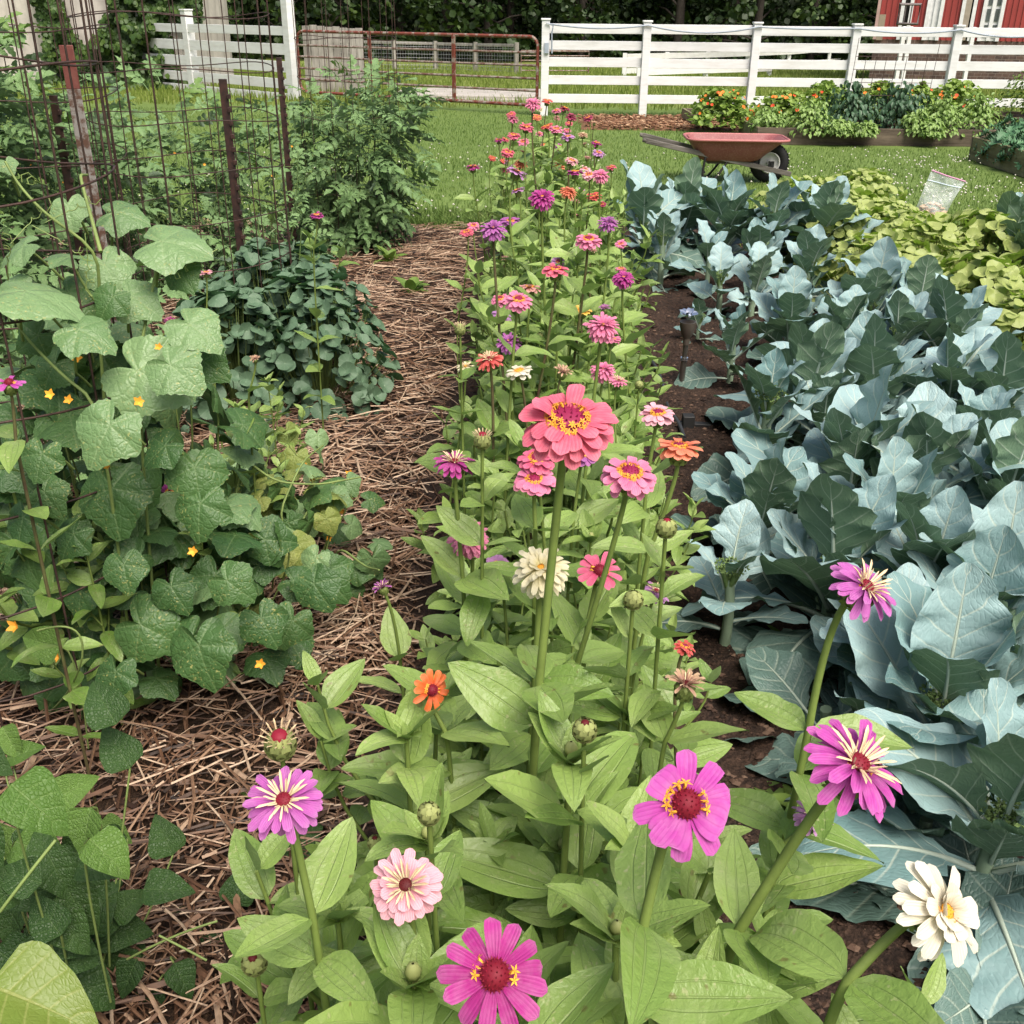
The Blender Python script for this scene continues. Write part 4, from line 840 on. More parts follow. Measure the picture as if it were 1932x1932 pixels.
zinnia('lilac zinnia tucked at the left edge of the cream double bloom', 938, 1068, 48, 'lilac', 'single', (-.2, -.55, .8), .06)
zinnia('rose red zinnia with a dark red heart, right of the cream double', 1130, 1081, 92, 'rose', 'few', (.1, -.4, .9), .075, (1108, 1180))
zinnia('small lilac zinnia with cream quills at the soil side of the row', 1237, 1118, 60, 'lilac', 'quill', (.2, -.15, 1), .052, (1200, 1250))
zinnia('orange zinnia turned sideways above the broad leaf', 812, 1301, 84, 'orange', 'few', (.5, -.75, .35), .054, (840, 1380))
zinnia('dusty half-spent zinnia with curled petals by the pointed leaves', 1292, 1296, 92, 'faded', 'faded', (.05, .1, 1), .06, (1255, 1400))
zinnia('small coral red zinnia low at the soil edge above the spent bloom', 1291, 1223, 46, 'red', 'full', (.25, .05, .9), .045)
zinnia('lavender pink zinnia on the long stem arching over the blue-green leaves', 1628, 1112, 152, 'lavpink', 'quill', (.42, -.38, .85), .08, (1525, 1380), zr=(.55, 1.3))
zinnia('broad magenta zinnia full of cream quills at the right of the foreground', 1612, 1448, 222, 'orchid', 'quill', (.30, -.30, .9), .10, (1395, 1755))
zinnia('orchid zinnia with wide petals and a domed red heart in the foreground', 1290, 1520, 212, 'orchid', 'wide', (.12, -.62, .78), .085, (1215, 1745))
zinnia('pink zinnia with cream quills standing before the straw path', 537, 1514, 160, 'lavpink', 'quill', (0, -.42, .9), .072, (590, 1730))
zinnia('young pale pink zinnia with unrolling petals in the foreground', 766, 1672, 146, 'palepink', 'young', (0, -.55, .85), .066, (788, 1850))
zinnia('front magenta zinnia with narrow petals and a dark red dome', 932, 1842, 216, 'magenta', 'few', (.05, -.52, .85), .085, (1000, 1995))
zinnia('white zinnia with orange florets on the stem leaning over the bare soil', 1772, 1722, 206, 'white', 'loose', (.45, -.5, .75), .085, (1600, 1850))
zinnia('small lilac quilled zinnia behind the thick stem at the right', 1532, 1544, 84, 'lilac', 'quill', (.25, -.1, 1), .048, (1480, 1590))
zinnia('magenta zinnia hidden under the pale leaf rosette', 990, 1488, 50, 'crimson', 'single', (-.3, -.4, .6), .045)
zinnia('dusty purple zinnia at the straw side left of the green bud', 722, 1110, 44, 'purple', 'faded', (-.3, 0, .8), .04)
# ---- strays among the vines at left
zinnia('pink zinnia cut by the left picture edge among the broad vine leaves', 18, 726, 64, 'orchid', 'few', (.1, -.2, 1), .06, (30, 830), leaves=True)
zinnia('lone magenta zinnia before the caged tomatoes', 598, 408, 28, 'magenta', 'full', (0, -.05, 1), .055, (592, 470))
zinnia('small magenta zinnia opening beside the cage wires', 321, 607, 25, 'magenta', 'faded', (0, -.3, 1), .035, (300, 640), leaves=False)
zinnia('pale pink zinnia on the edge of the round-leaved clump', 389, 516, 26, 'palepink', 'single', (0, 0, 1), .05, (390, 580), leaves=False)
zinnia('faded zinnia above the round-leaved clump', 481, 678, 24, 'faded', 'faded', (0, -.2, 1), .035, (470, 740))
zinnia('pink zinnia hanging behind a pointed leaf among the vines', 320, 926, 34, 'orchid', 'full', (.1, -.9, -.1), .045, zr=(.45, 1.2))
# ---- the far half of the row
far = [(503, 1592, 112, 'cream', 'quill', (0, -.1, 1)), (808, 1625, 160, 'white', 'single', None), (637, 1552, 178, 'red', 'quill', None), (750, 1452, 162, 'purple', 'double', None), (705, 1305, 126, 'lilac', 'single', None), (800, 1222, 178, 'pink', 'full', (.1, -.3, 1)), (700, 1212, 118, 'pink', 'full', (-.2, -.3, 1)), (1160, 1277, 124, 'yellow', 'single', (0, -.05, 1)),
       (1275, 1368, 222, 'pink', 'double', (.05, -.25, 1)), (1330, 1440, 108, 'pink', 'single', None), (1288, 1262, 82, 'purple', 'faded', None), (1280, 1612, 165, 'pink', 'double', (0, -.2, 1)), (1365, 1672, 116, 'pink', 'quill', (.2, -.2, 1)), (1050, 1622, 128, 'faded', 'faded', None), (1395, 1092, 142, 'magenta', 'double', None), (1380, 1040, 72, 'pink', 'full', None), (1012, 1052, 168, 'coral', 'single', (0, -.12, 1)), (1025, 1000, 86, 'lilac', 'single', (0, -.5, .9)),
       (1195, 880, 162, 'pink', 'full', (0, -.3, 1)), (1222, 935, 56, 'dusty', 'faded', None), (1307, 780, 134, 'purple', 'double', None), (935, 640, 166, 'magenta', 'double', (0, -.45, .9)), (1082, 604, 114, 'salmon', 'double', None), (1228, 630, 92, 'red', 'single', None), (660, 816, 166, 'purple', 'double', (0, -.3, 1)), (756, 776, 122, 'purple', 'single', None), (548, 795, 76, 'pink', 'full', None), (510, 832, 88, 'coral', 'full', None), (728, 980, 56, 'dusty', 'faded', None), (865, 1150, 140, 'dusty', 'single', (0, .05, 1)),
       (797, 600, 98, 'lilac', 'single', None), (790, 496, 130, 'lilac', 'single', None), (545, 465, 88, 'magenta', 'full', (0, 0, 1)), (1122, 497, 106, 'magenta', 'single', (0, .05, 1)), (1030, 460, 76, 'salmon', 'full', None), (1265, 512, 112, 'pink', 'double', (0, -.35, 1)), (1325, 466, 68, 'coral', 'full', None), (1275, 672, 52, 'crimson', 'full', None), (1120, 660, 66, 'dusty', 'faded', None), (1380, 900, 76, 'pink', 'single', None), (740, 382, 86, 'coral', 'full', None), (653, 412, 52, 'red', 'full', None), (826, 362, 44, 'crimson', 'full', None), (1252, 386, 80, 'lilac', 'full', (.2, -.2, 1)), (1242, 330, 70, 'magenta', 'full', None),
       (1165, 280, 66, 'faded', 'quill', None), (1175, 336, 52, 'faded', 'faded', None), (1080, 295, 86, 'lilac', 'single', None), (1080, 395, 60, 'faded', 'faded', None), (1032, 346, 54, 'purple', 'full', None), (952, 340, 60, 'rose', 'full', None), (775, 286, 84, 'rose', 'full', None), (690, 312, 62, 'magenta', 'full', None), (728, 306, 48, 'coral', 'full', None), (830, 322, 72, 'pink', 'full', None), (845, 240, 92, 'rose', 'full', None), (964, 236, 80, 'red', 'single', None), (1012, 252, 86, 'pink', 'full', None), (1076, 256, 52, 'pink', 'full', None), (772, 192, 78, 'pink', 'double', None), (760, 166, 62, 'coral', 'full', None), (886, 106, 108, 'pink', 'double', None), (963, 92, 72, 'red', 'single', None), (1016, 146, 60, 'pink', 'full', None), (1062, 132, 70, 'crimson', 'full', None), (1100, 180, 82, 'crimson', 'double', None), (1195, 186, 66, 'crimson', 'full', None), (1086, 216, 50, 'coral', 'full', None), (905, 182, 62, 'salmon', 'full', None), (920, 276, 52, 'pink', 'full', None), (1020, 370, 58, 'dusty', 'full', None), (1138, 736, 48, 'pink', 'faded', None), (1230, 214, 44, 'faded', 'faded', None), (750, 440, 70, 'lilac', 'full', None), (716, 432, 50, 'red', 'full', None), (1190, 412, 50, 'dusty', 'faded', None), (712, 560, 44, 'salmon', 'faded', None), (1158, 600, 60, 'lilac', 'single', None)]
_r = np.random.default_rng(77)
for _k in range(34):
    _y = 110 + 420 * _r.random() ** 1.1; _c = 960 + (_y - 100) * .05; _h = 160 + (_y - 100) * .55; _x = _c + _h * (2 * _r.random() - 1)
    if min((f[0] - _x) ** 2 + (1.6 * (f[1] - _y)) ** 2 for f in far) < 55 ** 2: continue
    far.append((_x, _y, 44 + 46 * _r.random() * (.6 + _y / 700), ['pink', 'coral', 'rose', 'salmon', 'pink', 'lilac', 'dusty', 'palepink', 'cream'][int(_r.integers(9))], ['full', 'double', 'single'][int(_r.integers(3))], None))
CW = {'coral': 'coral', 'pink': 'pink', 'rose': 'rose pink', 'magenta': 'magenta', 'lilac': 'lilac', 'purple': 'purple', 'cream': 'cream', 'white': 'white', 'red': 'coral red', 'salmon': 'orange', 'crimson': 'crimson', 'yellow': 'yellow', 'dusty': 'dusty pink', 'faded': 'faded tan', 'palepink': 'pale pink'}
KW = {'double': 'double', 'full': 'full-petalled', 'single': 'single', 'quill': 'quilled', 'faded': 'half-closed'}
grp = {}
for f in sorted(far, key=lambda q: q[1]): grp.setdefault((f[3], f[4]), []).append(f)
for (c, k), L in grp.items():
    for i, f in enumerate(L):
        lab = ('only ' if len(L) == 1 else '') + f'{CW[c]} {KW[k]} zinnia' + (' in the far half of the row' if len(L) == 1 else f', {ORD[i]} such from the far end of the row')
        zinnia(lab, 710.3 + f[0] * .3342, 161.4 + f[1] * .3342, f[2] * .3342, c, k, f[5], .075, None, (.84, 1.24))
# ---- buds
bud('opening zinnia bud with a red heart before the straw path', 529, 1404, 52, 'red', .03, (.05, -.25, 1), (545, 1470), True, leaves=False)
bud('green zinnia bud with a dark tip at the lower left beside low vines', 480, 1816, 42, 'dark', .022, (0, -.3, 1))
bud('plain green zinnia bud standing between leaves left of the pale rosette', 809, 1535, 38, 'green', .018)
bud('green zinnia bud with a red tip beside the rounded leaf at the soil edge', 1257, 996, 34, 'red', .022)
bud('pale green globe bud of a zinnia left of the small lilac bloom', 1195, 1132, 32, 'green', .021)
bud('green zinnia bud with a dark purple eye behind the pale rosette', 1103, 1378, 40, 'dark', .022)
bud('cream-tipped brush-like zinnia bud left of the big coral bloom', 910, 832, 28, 'red', .022, (0, -.1, 1), None, True)
bud('tan opening zinnia bud leaning over the straw path', 868, 622, 18, 'green', .022, (0, -.1, 1), (880, 680), True, (.3, 1.2))
bud('round green zinnia bud over the bare soil by the hose', 1206, 726, 14, 'green', .02)
bud('small green zinnia bud in front of the tall pink double', 1018, 634, 11, 'green', .018)
bud('green zinnia bud under the purple bloom at the right', 1073, 641, 13, 'green', .02)
bud('tiny green zinnia bud with dark tip low in the front leaves', 708, 1590, 26, 'dark', .016)

# ---- leafy plants without open blooms, filling the row
def leafy(seed, H=.74):
    r = np.random.default_rng(seed); t = thing('zinnia', (0, 0, 0), 'leafy green zinnia plant without an open bloom in the flower row', 'zinnia', 'leafy zinnia plants of the row'); s_ = MB(); l = MB()
    main = np.array([(0, 0, 0), (.01, .01, H * .4), (.015 * r.standard_normal(), .015 * r.standard_normal(), H)]); pts = bez(*main, 8)[::-1]; s_.tube(pts, np.linspace(.003, .006, 8), 6, .5, 0); leaf_pairs(l, pts, H, .12, .115, seed, .085, az0=r.random() * 3)
    for k in range(4):
        z = H * (.28 + .12 * k); a = r.random() * 6.28; L = .12 + .14 * r.random(); p0 = np.array([0, 0, z]); p2 = np.array([cos(a) * L * .8, sin(a) * L * .8, min(z + L * 1.05, H * .95)]); q = bez(p2, p0 + (p2 - p0) * np.array([.9, .9, .3]), p0, 6); s_.tube(q, np.linspace(.0025, .004, 6), 5, .5, 0); leaf_pairs(l, q, p2[2], z + .03, .10, seed * 7 + k, .065)
    if seed % 2: s_.lathe([(.001, -.006), (.005, -.003), (.006, .002), (.004, .007), (.001, .009)], pts[0] + np.array([0, 0, .012]), None, 9, .7, 1)
    for k in range(7): a = k * 2.4; e = 1.25 - .12 * k; d = np.array([cos(a) * cos(e), sin(a) * cos(e), sin(e)]); l.tpl(ZL[k], pts[0] - np.array([0, 0, .004]), basis(d, (-cos(a) * sin(e), -sin(a) * sin(e), cos(e))), .022 + .008 * k, .85)
    s_.build('stem', [ZSTEM, BUDY], t); l.build('leaves', ZLEAF, t); return t
LP = [leafy(s_, .72 + .05 * (s_ % 3)) for s_ in range(31, 39)]; lp_used = set()
LEAFY_LABEL = LP[0]['label']
def put_leafy(x, y, h, rz, label=None):
    label = label or LEAFY_LABEL
    j = int(RNG.integers(len(LP))); s_ = h / (.72 + .05 * ((31 + j) % 3))
    if j not in lp_used:
        lp_used.add(j); LP[j].location = (x, y, 0); LP[j].rotation_euler = (0, 0, rz); LP[j].scale = (s_,) * 3
        if label: LP[j]['label'] = label
        return LP[j]
    return clone(LP[j], (x, y, 0), rz, s_, label)
# named rosettes of the foreground
for x, y, z, lab in ((1085, 1450, .90, 'pale green leaf rosette of a zinnia in front of the dusty spent bloom'), (790, 1400, .84, 'broad-leaved zinnia rosette under the sideways orange bloom'), (812, 1580, .82, 'pointed-leaved zinnia shoot around the plain green bud'), (1205, 1790, .88, 'zinnia shoot with paired leaves below the domed orchid bloom'), (790, 1880, .88, 'broad zinnia leaves at the bottom edge left of the front magenta bloom'), (640, 1760, .80, 'upright zinnia leaves below the pink quilled bloom at left'), (1420, 1800, .80, 'zinnia leaves at the bottom right over the bare soil'), (1180, 1600, .86, 'zinnia leaves left of the domed orchid bloom'), (1340, 1900, .84, 'lowest zinnia leaves at the bottom edge beside the white bloom stem')):
    p = gz(x, y, z); put_leafy(p[0], p[1], z, RNG.random() * 6, lab)
y = .62
while y < 6.7:
    nk = 2 if y < 1.2 else 3 if y < 2.6 else 4; hw = .15 if y < 2.2 else .19
    for k in range(nk):
        x = .02 + .042 * y + hw * (2 * k / (nk - 1) - 1) * (.8 if y < 1.2 else 1) + .035 * RNG.standard_normal(); h = (.80 if y < 1.5 else .80 + .10 * min(1, (y - 1.5) / 2)) * (.74 + .28 * RNG.random()) * (1 - .22 * (k in (0, nk - 1) and y > 1.2)); h = h if y > 1. else min(h, .72)
        put_leafy(x, y + .06 * RNG.standard_normal(), h, RNG.random() * 6.28)
    y += .15 if y < 3 else .165
# ================================================================== BROCCOLI
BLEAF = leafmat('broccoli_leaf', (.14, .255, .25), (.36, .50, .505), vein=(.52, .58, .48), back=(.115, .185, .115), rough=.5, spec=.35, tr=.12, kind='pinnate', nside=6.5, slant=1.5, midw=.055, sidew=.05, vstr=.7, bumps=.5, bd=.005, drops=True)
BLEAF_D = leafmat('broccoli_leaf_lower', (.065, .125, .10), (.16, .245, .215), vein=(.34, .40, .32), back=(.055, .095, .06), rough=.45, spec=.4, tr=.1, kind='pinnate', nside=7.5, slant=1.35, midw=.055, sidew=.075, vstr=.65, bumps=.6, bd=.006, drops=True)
BSTEM = plain('broccoli_stalk', (.22, .30, .20), .5, .4, 0, .3, 14, .2, .002)
BRIB = plain('broccoli_rib', (.43, .51, .42), .5, .4, 0, .2, 14, .2, .002)
BHEAD = plain('broccoli_buds', (.16, .24, .08), .8, .2, 0, .4, 40, .8, .006)
bprof = lambda q: np.clip(np.sin(pi * np.clip(q, 0, 1) ** .62 * .985 + .03), 0, 1) ** .62 * (.62 + .38 * np.clip(q / .45, 0, 1)) * (1 - .35 * np.exp(-((q - .13) / .07) ** 2))
BL = [blade(1, .30 + .06 * RNG.random(), 15, 26, bprof, .03 + .22 * RNG.random(), .0 + 1.05 * RNG.random(), .11 + .14 * RNG.random(), 2.4 + 1.4 * RNG.random(), .022, (RNG.random() - .5) * .4, pet=.14 + .1 * RNG.random(), petw=.07) for _ in range(16)]
def rib(mb, T, p, B, sc, w, mi):
    """the thick pale midrib and stalk standing proud on the underside and face of the blade"""
    v = T[0].reshape(15, 26, 3)[7] * sc; q = v @ np.asarray(B).T + p; mb.tube(q[:20], np.linspace(w, w * .2, 20), 5, .9, mi, caps=False)
def broccoli(seed, n_up=11, S=.38, low=False, head=True):
    r = np.random.default_rng(seed); t = thing('broccoli_plant', (0, 0, 0), 'blue-green broccoli plant', 'broccoli', 'broccoli plants of the soil bed'); st = MB(); l = MB(); H = (.24 + .06 * r.random()) * (.6 if low else 1)
    st.tube(bez((0, 0, -.02), (.02, .01, H * .5), (0, 0, H), 6), np.linspace(.018, .015, 6), 8, .5, 0)
    for k in range(n_up):
        f = k / (n_up - 1); a = k * 2.4 + .4 * r.standard_normal(); e = radians((2 + 82 * f ** 1.05 if not low else 2 + 30 * f) + 9 * r.standard_normal()); e = min(max(e, -.1), 1.45); z = (.05 + (H - .03) * f) * (.6 if low else 1); L = S * (.72 + .42 * r.random()) * (1.08 - .3 * f)
        d = np.array([cos(a) * cos(e), sin(a) * cos(e), sin(e)]); up = np.array([-cos(a) * sin(e), -sin(a) * sin(e), cos(e)]) + .3 * r.standard_normal(3); B = basis(d, up); T = BL[int(r.integers(len(BL)))]; p = np.array([0, 0, z]) + np.array([cos(a), sin(a), 0]) * .012
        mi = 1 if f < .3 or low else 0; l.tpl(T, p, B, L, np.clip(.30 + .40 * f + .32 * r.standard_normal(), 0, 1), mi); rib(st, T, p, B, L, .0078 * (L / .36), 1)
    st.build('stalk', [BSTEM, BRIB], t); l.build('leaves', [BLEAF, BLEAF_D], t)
    if head:
        h = MB(); o8 = [(0, 0, H + .05)] + [(.03 * cos(a), .03 * sin(a), H + .035) for a in np.linspace(0, 2 * pi, 6)[:-1]]
        for c in o8:
            for i in range(26):
                q = sqrt((i + .5) / 26); a = i * 2.4; nn = np.array([cos(a) * sin(q * 1.5), sin(a) * sin(q * 1.5), cos(q * 1.5)]); b1 = basis(np.cross(nn, [.3, .4, .8]), nn); h.add(np.array([[cos(k) * .5, sin(k) * .5, -.1] for k in (0, 2.09, 4.19)] + [[0, 0, .7]]) * .009 @ b1.T + np.array(c) + nn * .02, [[0, 1, 3], [1, 2, 3], [2, 0, 3]])
            h.tube([(0, 0, H - .04), c], .008, 6)
        h.build('flower_head', BHEAD, t)
    return t
BP = [broccoli(1, 20, .38), broccoli(2, 19, .36), broccoli(3, 21, .40), broccoli(4, 18, .34), broccoli(5, 20, .37, head=False), broccoli(6, 11, .24), broccoli(7, 10, .26), broccoli(8, 9, .36, True, False)]; bu = set()
def put_broc(j, x, y, s_, rz, label):
    if j not in bu: bu.add(j); o = BP[j]; o.location = (x, y, 0); o.rotation_euler = (0, 0, rz); o.scale = (s_,) * 3; o['label'] = label; return o
    return clone(BP[j], (x, y, 0), rz, s_, label)
bspots = [  # pixel of the crown, height of the crown, prototype, size, label
 (1215, 405, .40, 0, 1.24, 'leftmost broccoli plant of the far clump below the wheelbarrow handles'), (1290, 395, .40, 2, 1.2, 'tall broccoli plant of the far clump under the wheelbarrow legs'), (1375, 405, .40, 1, 1.2, 'broccoli plant of the far clump under the red tray'), (1460, 410, .40, 3, 1.22, 'broccoli plant of the far clump in front of the wheelbarrow wheel'), (1555, 405, .42, 4, 1.22, 'broccoli plant at the right end of the far clump, beside the yellow-green leaves'),
 (1335, 500, .22, 6, 1.0, 'low pale broccoli plant before the left half of the far clump'), (1430, 492, .25, 5, 1.15, 'small broccoli plant before the middle of the far clump'), (1530, 500, .30, 3, .95, 'broccoli plant before the right half of the far clump'), (1250, 470, .28, 5, 1.2, 'broccoli plant at the left foot of the far clump by the zinnias'),
 (1355, 560, .18, 6, .95, 'flat-leaved little broccoli plant alone on the bare soil'), (1382, 650, .24, 5, .98, 'small broccoli plant right behind the metal garden stake'), (1320, 610, .15, 6, .6, 'tiny broccoli plant behind the flower top of the garden stake'),
 (1650, 545, .36, 2, .98, 'broccoli plant with upright leaves, first of the right bank from its far end'), (1740, 545, .36, 1, .92, 'broccoli plant bordering the yellow-green leaves at the far end of the right bank'), (1600, 600, .32, 4, .85, 'broccoli plant before the far end of the right bank'), (1800, 600, .36, 0, .95, 'right bank broccoli plant bordering the yellow-green leaves near the orange blooms'),
 (1530, 700, .38, 0, 1.02, 'broccoli plant with one tall pale upright leaf behind the big broad blades'), (1660, 690, .38, 1, 1.0, 'broccoli plant in the middle of the right bank behind the tall upright leaf'), (1800, 700, .38, 3, 1.02, 'broccoli plant at the right, beyond the widest blade'), (1900, 720, .36, 2, .9, 'broccoli plant cut by the right picture edge next to the yellow-green leaves'),
 (1450, 770, .34, 5, 1.25, 'broccoli plant with dark backs turned to the hose'), (1620, 830, .40, 2, 1.04, 'broccoli plant with large dark leaf backs in the middle of the bed'), (1770, 850, .40, 4, 1.02, 'broccoli plant with the widest pale blade at the right'), (1910, 880, .38, 1, .98, 'broccoli plant at the right edge behind the drooping blades'),
 (1440, 930, .30, 1, .82, 'broccoli plant leaning over the soil beside the flat orange zinnia'), (1590, 1000, .40, 0, 1.0, 'broccoli plant with the upright heart-shaped blade behind the lavender bloom'), (1760, 1040, .40, 3, 1.02, 'broccoli plant right behind the arching lavender bloom'), (1900, 1090, .40, 2, 1.0, 'broccoli plant with tall blades at the right edge, level with the lavender bloom'),
 (1370, 1150, .16, 6, .92, 'low two-leaved broccoli plant on the soil left of the lavender bloom'), (1560, 1330, .16, 7, .95, 'dark low broccoli plant below the arching lavender stem'), (1790, 1290, .34, 1, 1.02, 'broccoli plant with folded pale blades right of the broad magenta bloom'), (1905, 1500, .34, 0, .95, 'nearest large broccoli plant at the right edge with a hanging blade'), (1745, 1560, .12, 7, .9, 'shaded broccoli plant under the broad magenta bloom'), (1870, 1850, .10, 7, .95, 'broccoli plant in the bottom right corner under the white bloom'), (1690, 1200, .30, 3, .84, 'broccoli plant hidden low behind the lavender stem'),
 (1495, 590, .30, 1, .88, 'broccoli plant on the bare soil patch between the far clump and the right bank'), (1425, 545, .22, 5, 1.1, 'small broccoli plant with drooping leaves left of the soil patch behind the stake'), (1560, 760, .30, 4, .8, 'lower broccoli plant squeezed in front of the tall pale upright leaf'), (1700, 610, .34, 3, .9, 'broccoli plant filling the middle of the bank near its far end'), (1850, 790, .38, 4, .9, 'broccoli plant between the widest blade and the right picture edge'), (1690, 940, .36, 1, .9, 'broccoli plant between the heart-shaped blade and the widest pale blade'), (1840, 1180, .32, 2, .9, 'broccoli plant right of the lavender bloom above the folded blades'), (1680, 1440, .12, 7, .9, 'shaded low broccoli plant directly behind the broad magenta bloom'), (1870, 1690, .15, 7, .85, 'dark broccoli plant between the magenta and the white bloom at the right edge')]
for k, (x, y, z, j, s_, lab) in enumerate(bspots):
    p = gz(x, y, z); put_broc(j, p[0], p[1], s_ * (1.02 if j < 5 else 1.0), 1.3 * k, lab)

# ================================================================== NASTURTIUMS
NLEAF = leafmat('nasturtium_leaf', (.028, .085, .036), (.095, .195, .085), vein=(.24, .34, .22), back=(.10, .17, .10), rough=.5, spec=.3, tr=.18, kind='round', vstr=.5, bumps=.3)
NLEAF_Y = leafmat('nasturtium_leaf_yellow', (.15, .27, .03), (.34, .44, .085), vein=(.52, .54, .22), back=(.34, .40, .13), rough=.45, spec=.35, tr=.3, kind='round', vstr=.5, bumps=.3)
NLEAF_G = leafmat('nasturtium_leaf_green', (.13, .24, .035), (.27, .37, .08), vein=(.32, .40, .14), rough=.45, tr=.25, kind='round', vstr=.4, bumps=.3)
STALK = plain('pale_stalk', (.20, .27, .08), .6, .3, 0, .3, 25, .2, .001); STALK_Y = plain('yellow_stalk', (.36, .38, .12), .6, .3, 0, .3, 25, .2, .001)
RL = [round_leaf(1, 19, 5, .30, .17, s_) for s_ in range(8)]
FLOWER_O = simple('nasturtium_orange', col(244, 126, 50)); FLOWER_R = simple('nasturtium_red', col(214, 74, 40)); FLOWER_Y = simple('vine_yellow', col(232, 164, 58))
def five_petals(mb, p, n, R, t, mi=0, star=False):
    B0 = basis(np.cross(n, [.3, .2, .9]), n)
    T = blade(1, .30 if star else .46, 3, 5, (lambda q: np.sin(pi * np.clip(.25 + .75 * q, 0, 1)) ** .9) if star else (lambda q: .3 + .7 * np.sin(pi * np.clip(q * .62, 0, 1))), .2, -.2 if star else .5, seed=4)
    for k in range(5):
        a = k * 2 * pi / 5; d = B0[:, 0] * cos(a) + B0[:, 1] * sin(a); e = .55 if star else .45; mb.tpl(T, p, basis(d * cos(e) + n * sin(e), n * cos(e) - d * sin(e)), R * (.85 + .3 * RNG.random()), t, mi)
def nasturtium(seed, mat, R=.5, H=.45, N=260, ls=(.018, .036), flowers=0, fcol=FLOWER_O, label='', group=None, stalk=STALK, flat=.55):
    r = np.random.default_rng(seed); t = thing('nasturtium', (0, 0, 0), label, 'nasturtium', group); l = MB(); s_ = MB()
    for k in range(N):
        d = rand_dir(4, 88); rad = (1 - .42 * r.random() ** 2.4); lump = .86 + .28 * vnoise(d[0] * 2.5 + 9, d[1] * 2.5 + d[2] * 3, seed); p = d * np.array([R, R, H]) * rad * lump; p[2] = max(p[2], .02); p = p * np.array([1, 1, 1]) + np.array([0, 0, 0])
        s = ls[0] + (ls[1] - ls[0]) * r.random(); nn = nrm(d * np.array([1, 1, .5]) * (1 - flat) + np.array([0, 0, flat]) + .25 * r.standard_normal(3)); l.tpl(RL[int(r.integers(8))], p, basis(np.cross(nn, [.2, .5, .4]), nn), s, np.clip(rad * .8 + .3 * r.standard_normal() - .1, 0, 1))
        if k % 2 == 0: q0 = p * np.array([.35, .35, .1]); s_.tube(bez(q0, (p + q0) / 2 + np.array([0, 0, -.02]), p - nn * .003, 5), .0016, 4, .5, caps=False)
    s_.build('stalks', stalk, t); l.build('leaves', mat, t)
    for k in range(flowers):
        d = rand_dir(20, 85); p = d * np.array([R, R, H]) * 1.0; f = MB(); five_petals(f, p, nrm(d + np.array([0, -.6, .1])), .032, .3 + .7 * r.random()); f.build('bloom', fcol if r.random() < .7 else FLOWER_R, t)
    return t
# blue-green round-leaved clump at the left, three plants grown together
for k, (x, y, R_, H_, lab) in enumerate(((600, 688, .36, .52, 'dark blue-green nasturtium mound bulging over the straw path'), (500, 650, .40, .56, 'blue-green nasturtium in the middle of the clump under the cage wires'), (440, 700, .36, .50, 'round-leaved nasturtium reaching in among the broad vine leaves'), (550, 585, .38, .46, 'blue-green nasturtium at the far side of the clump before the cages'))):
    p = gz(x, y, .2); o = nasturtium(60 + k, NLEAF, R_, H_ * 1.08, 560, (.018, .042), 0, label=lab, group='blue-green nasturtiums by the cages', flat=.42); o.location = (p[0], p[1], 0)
# yellow-green ground-covering patch
YP = [nasturtium(70 + k, NLEAF_Y, .46, .34 + .05 * k, 330, (.022, .046), int(k == 1), FLOWER_R, 'yellow-green nasturtium in the dense patch beyond the broccoli', 'yellow-green nasturtiums of the patch', STALK_Y, .42) for k in range(3)]
yspots = [(2.7, 8.5), (2.55, 7.6), (2.75, 8.9), (2.2, 7.8), (2.5, 8.05), (2.75, 7.1), (2.45, 8.7), (2.4, 7.0), (2.7, 7.5), (3.0, 6.6), (2.55, 6.4), (3.05, 6.6), (3.4, 6.3), (2.65, 5.7), (3.1, 5.85), (2.7, 5.0), (3.1, 5.1), (2.35, 5.5), (2.6, 4.4), (2.2, 6.0), (2.2, 7.2)]
for k, (x, y) in enumerate(yspots):
    x += .1 * RNG.standard_normal(); y += .1 * RNG.standard_normal()
    if k < 3: YP[k].location = (x, y, 0)
    else: clone(YP[k % 3], (x, y, 0), RNG.random() * 6, .9 + .25 * RNG.random())

# ================================================================== CLIMBING VINES WITH BROAD LEAVES
CLEAF = leafmat('vine_leaf', (.09, .18, .06), (.215, .335, .145), vein=(.26, .36, .17), back=(.14, .2, .1), rough=.42, spec=.45, tr=.22, kind='net', vstr=.45, bumps=.28, spots=(.32, .34, .12), bd=.006)
CLEAF_D = leafmat('vine_leaf_dark', (.034, .09, .024), (.085, .17, .048), vein=(.17, .25, .10), back=(.08, .13, .06), rough=.45, spec=.4, tr=.2, kind='net', vstr=.4, bumps=.28, spots=(.27, .28, .09), bd=.006)
CLEAF_Y = leafmat('vine_leaf_yellowing', (.17, .24, .05), (.30, .33, .09), vein=(.34, .38, .15), back=(.2, .25, .1), rough=.5, spec=.35, tr=.28, kind='net', vstr=.4, bumps=.35, spots=(.40, .38, .12), bd=.004)
VSTEM = plain('vine_stem', (.20, .27, .08), .6, .3, 0, .3, 25, .3, .001)
LL = [lobed(1, 54, 9, 5, .05 + .05 * RNG.random(), .85, .018, .12, .18 + .3 * RNG.random(), .028 + .025 * RNG.random(), .16, s_) for s_ in range(12)]
def leaf_dir(ang, face):
    """tip direction from an angle in the picture (0 right, 90 down) and a facing between up (0) and the viewer (1)"""
    n = nrm(np.array([.0, -.25 - .9 * face, 1 - .55 * face]) + .18 * RNG.standard_normal(3)); a = radians(ang); return basis(np.array([cos(a), -.55 * sin(a), -.75 * sin(a)]), n)
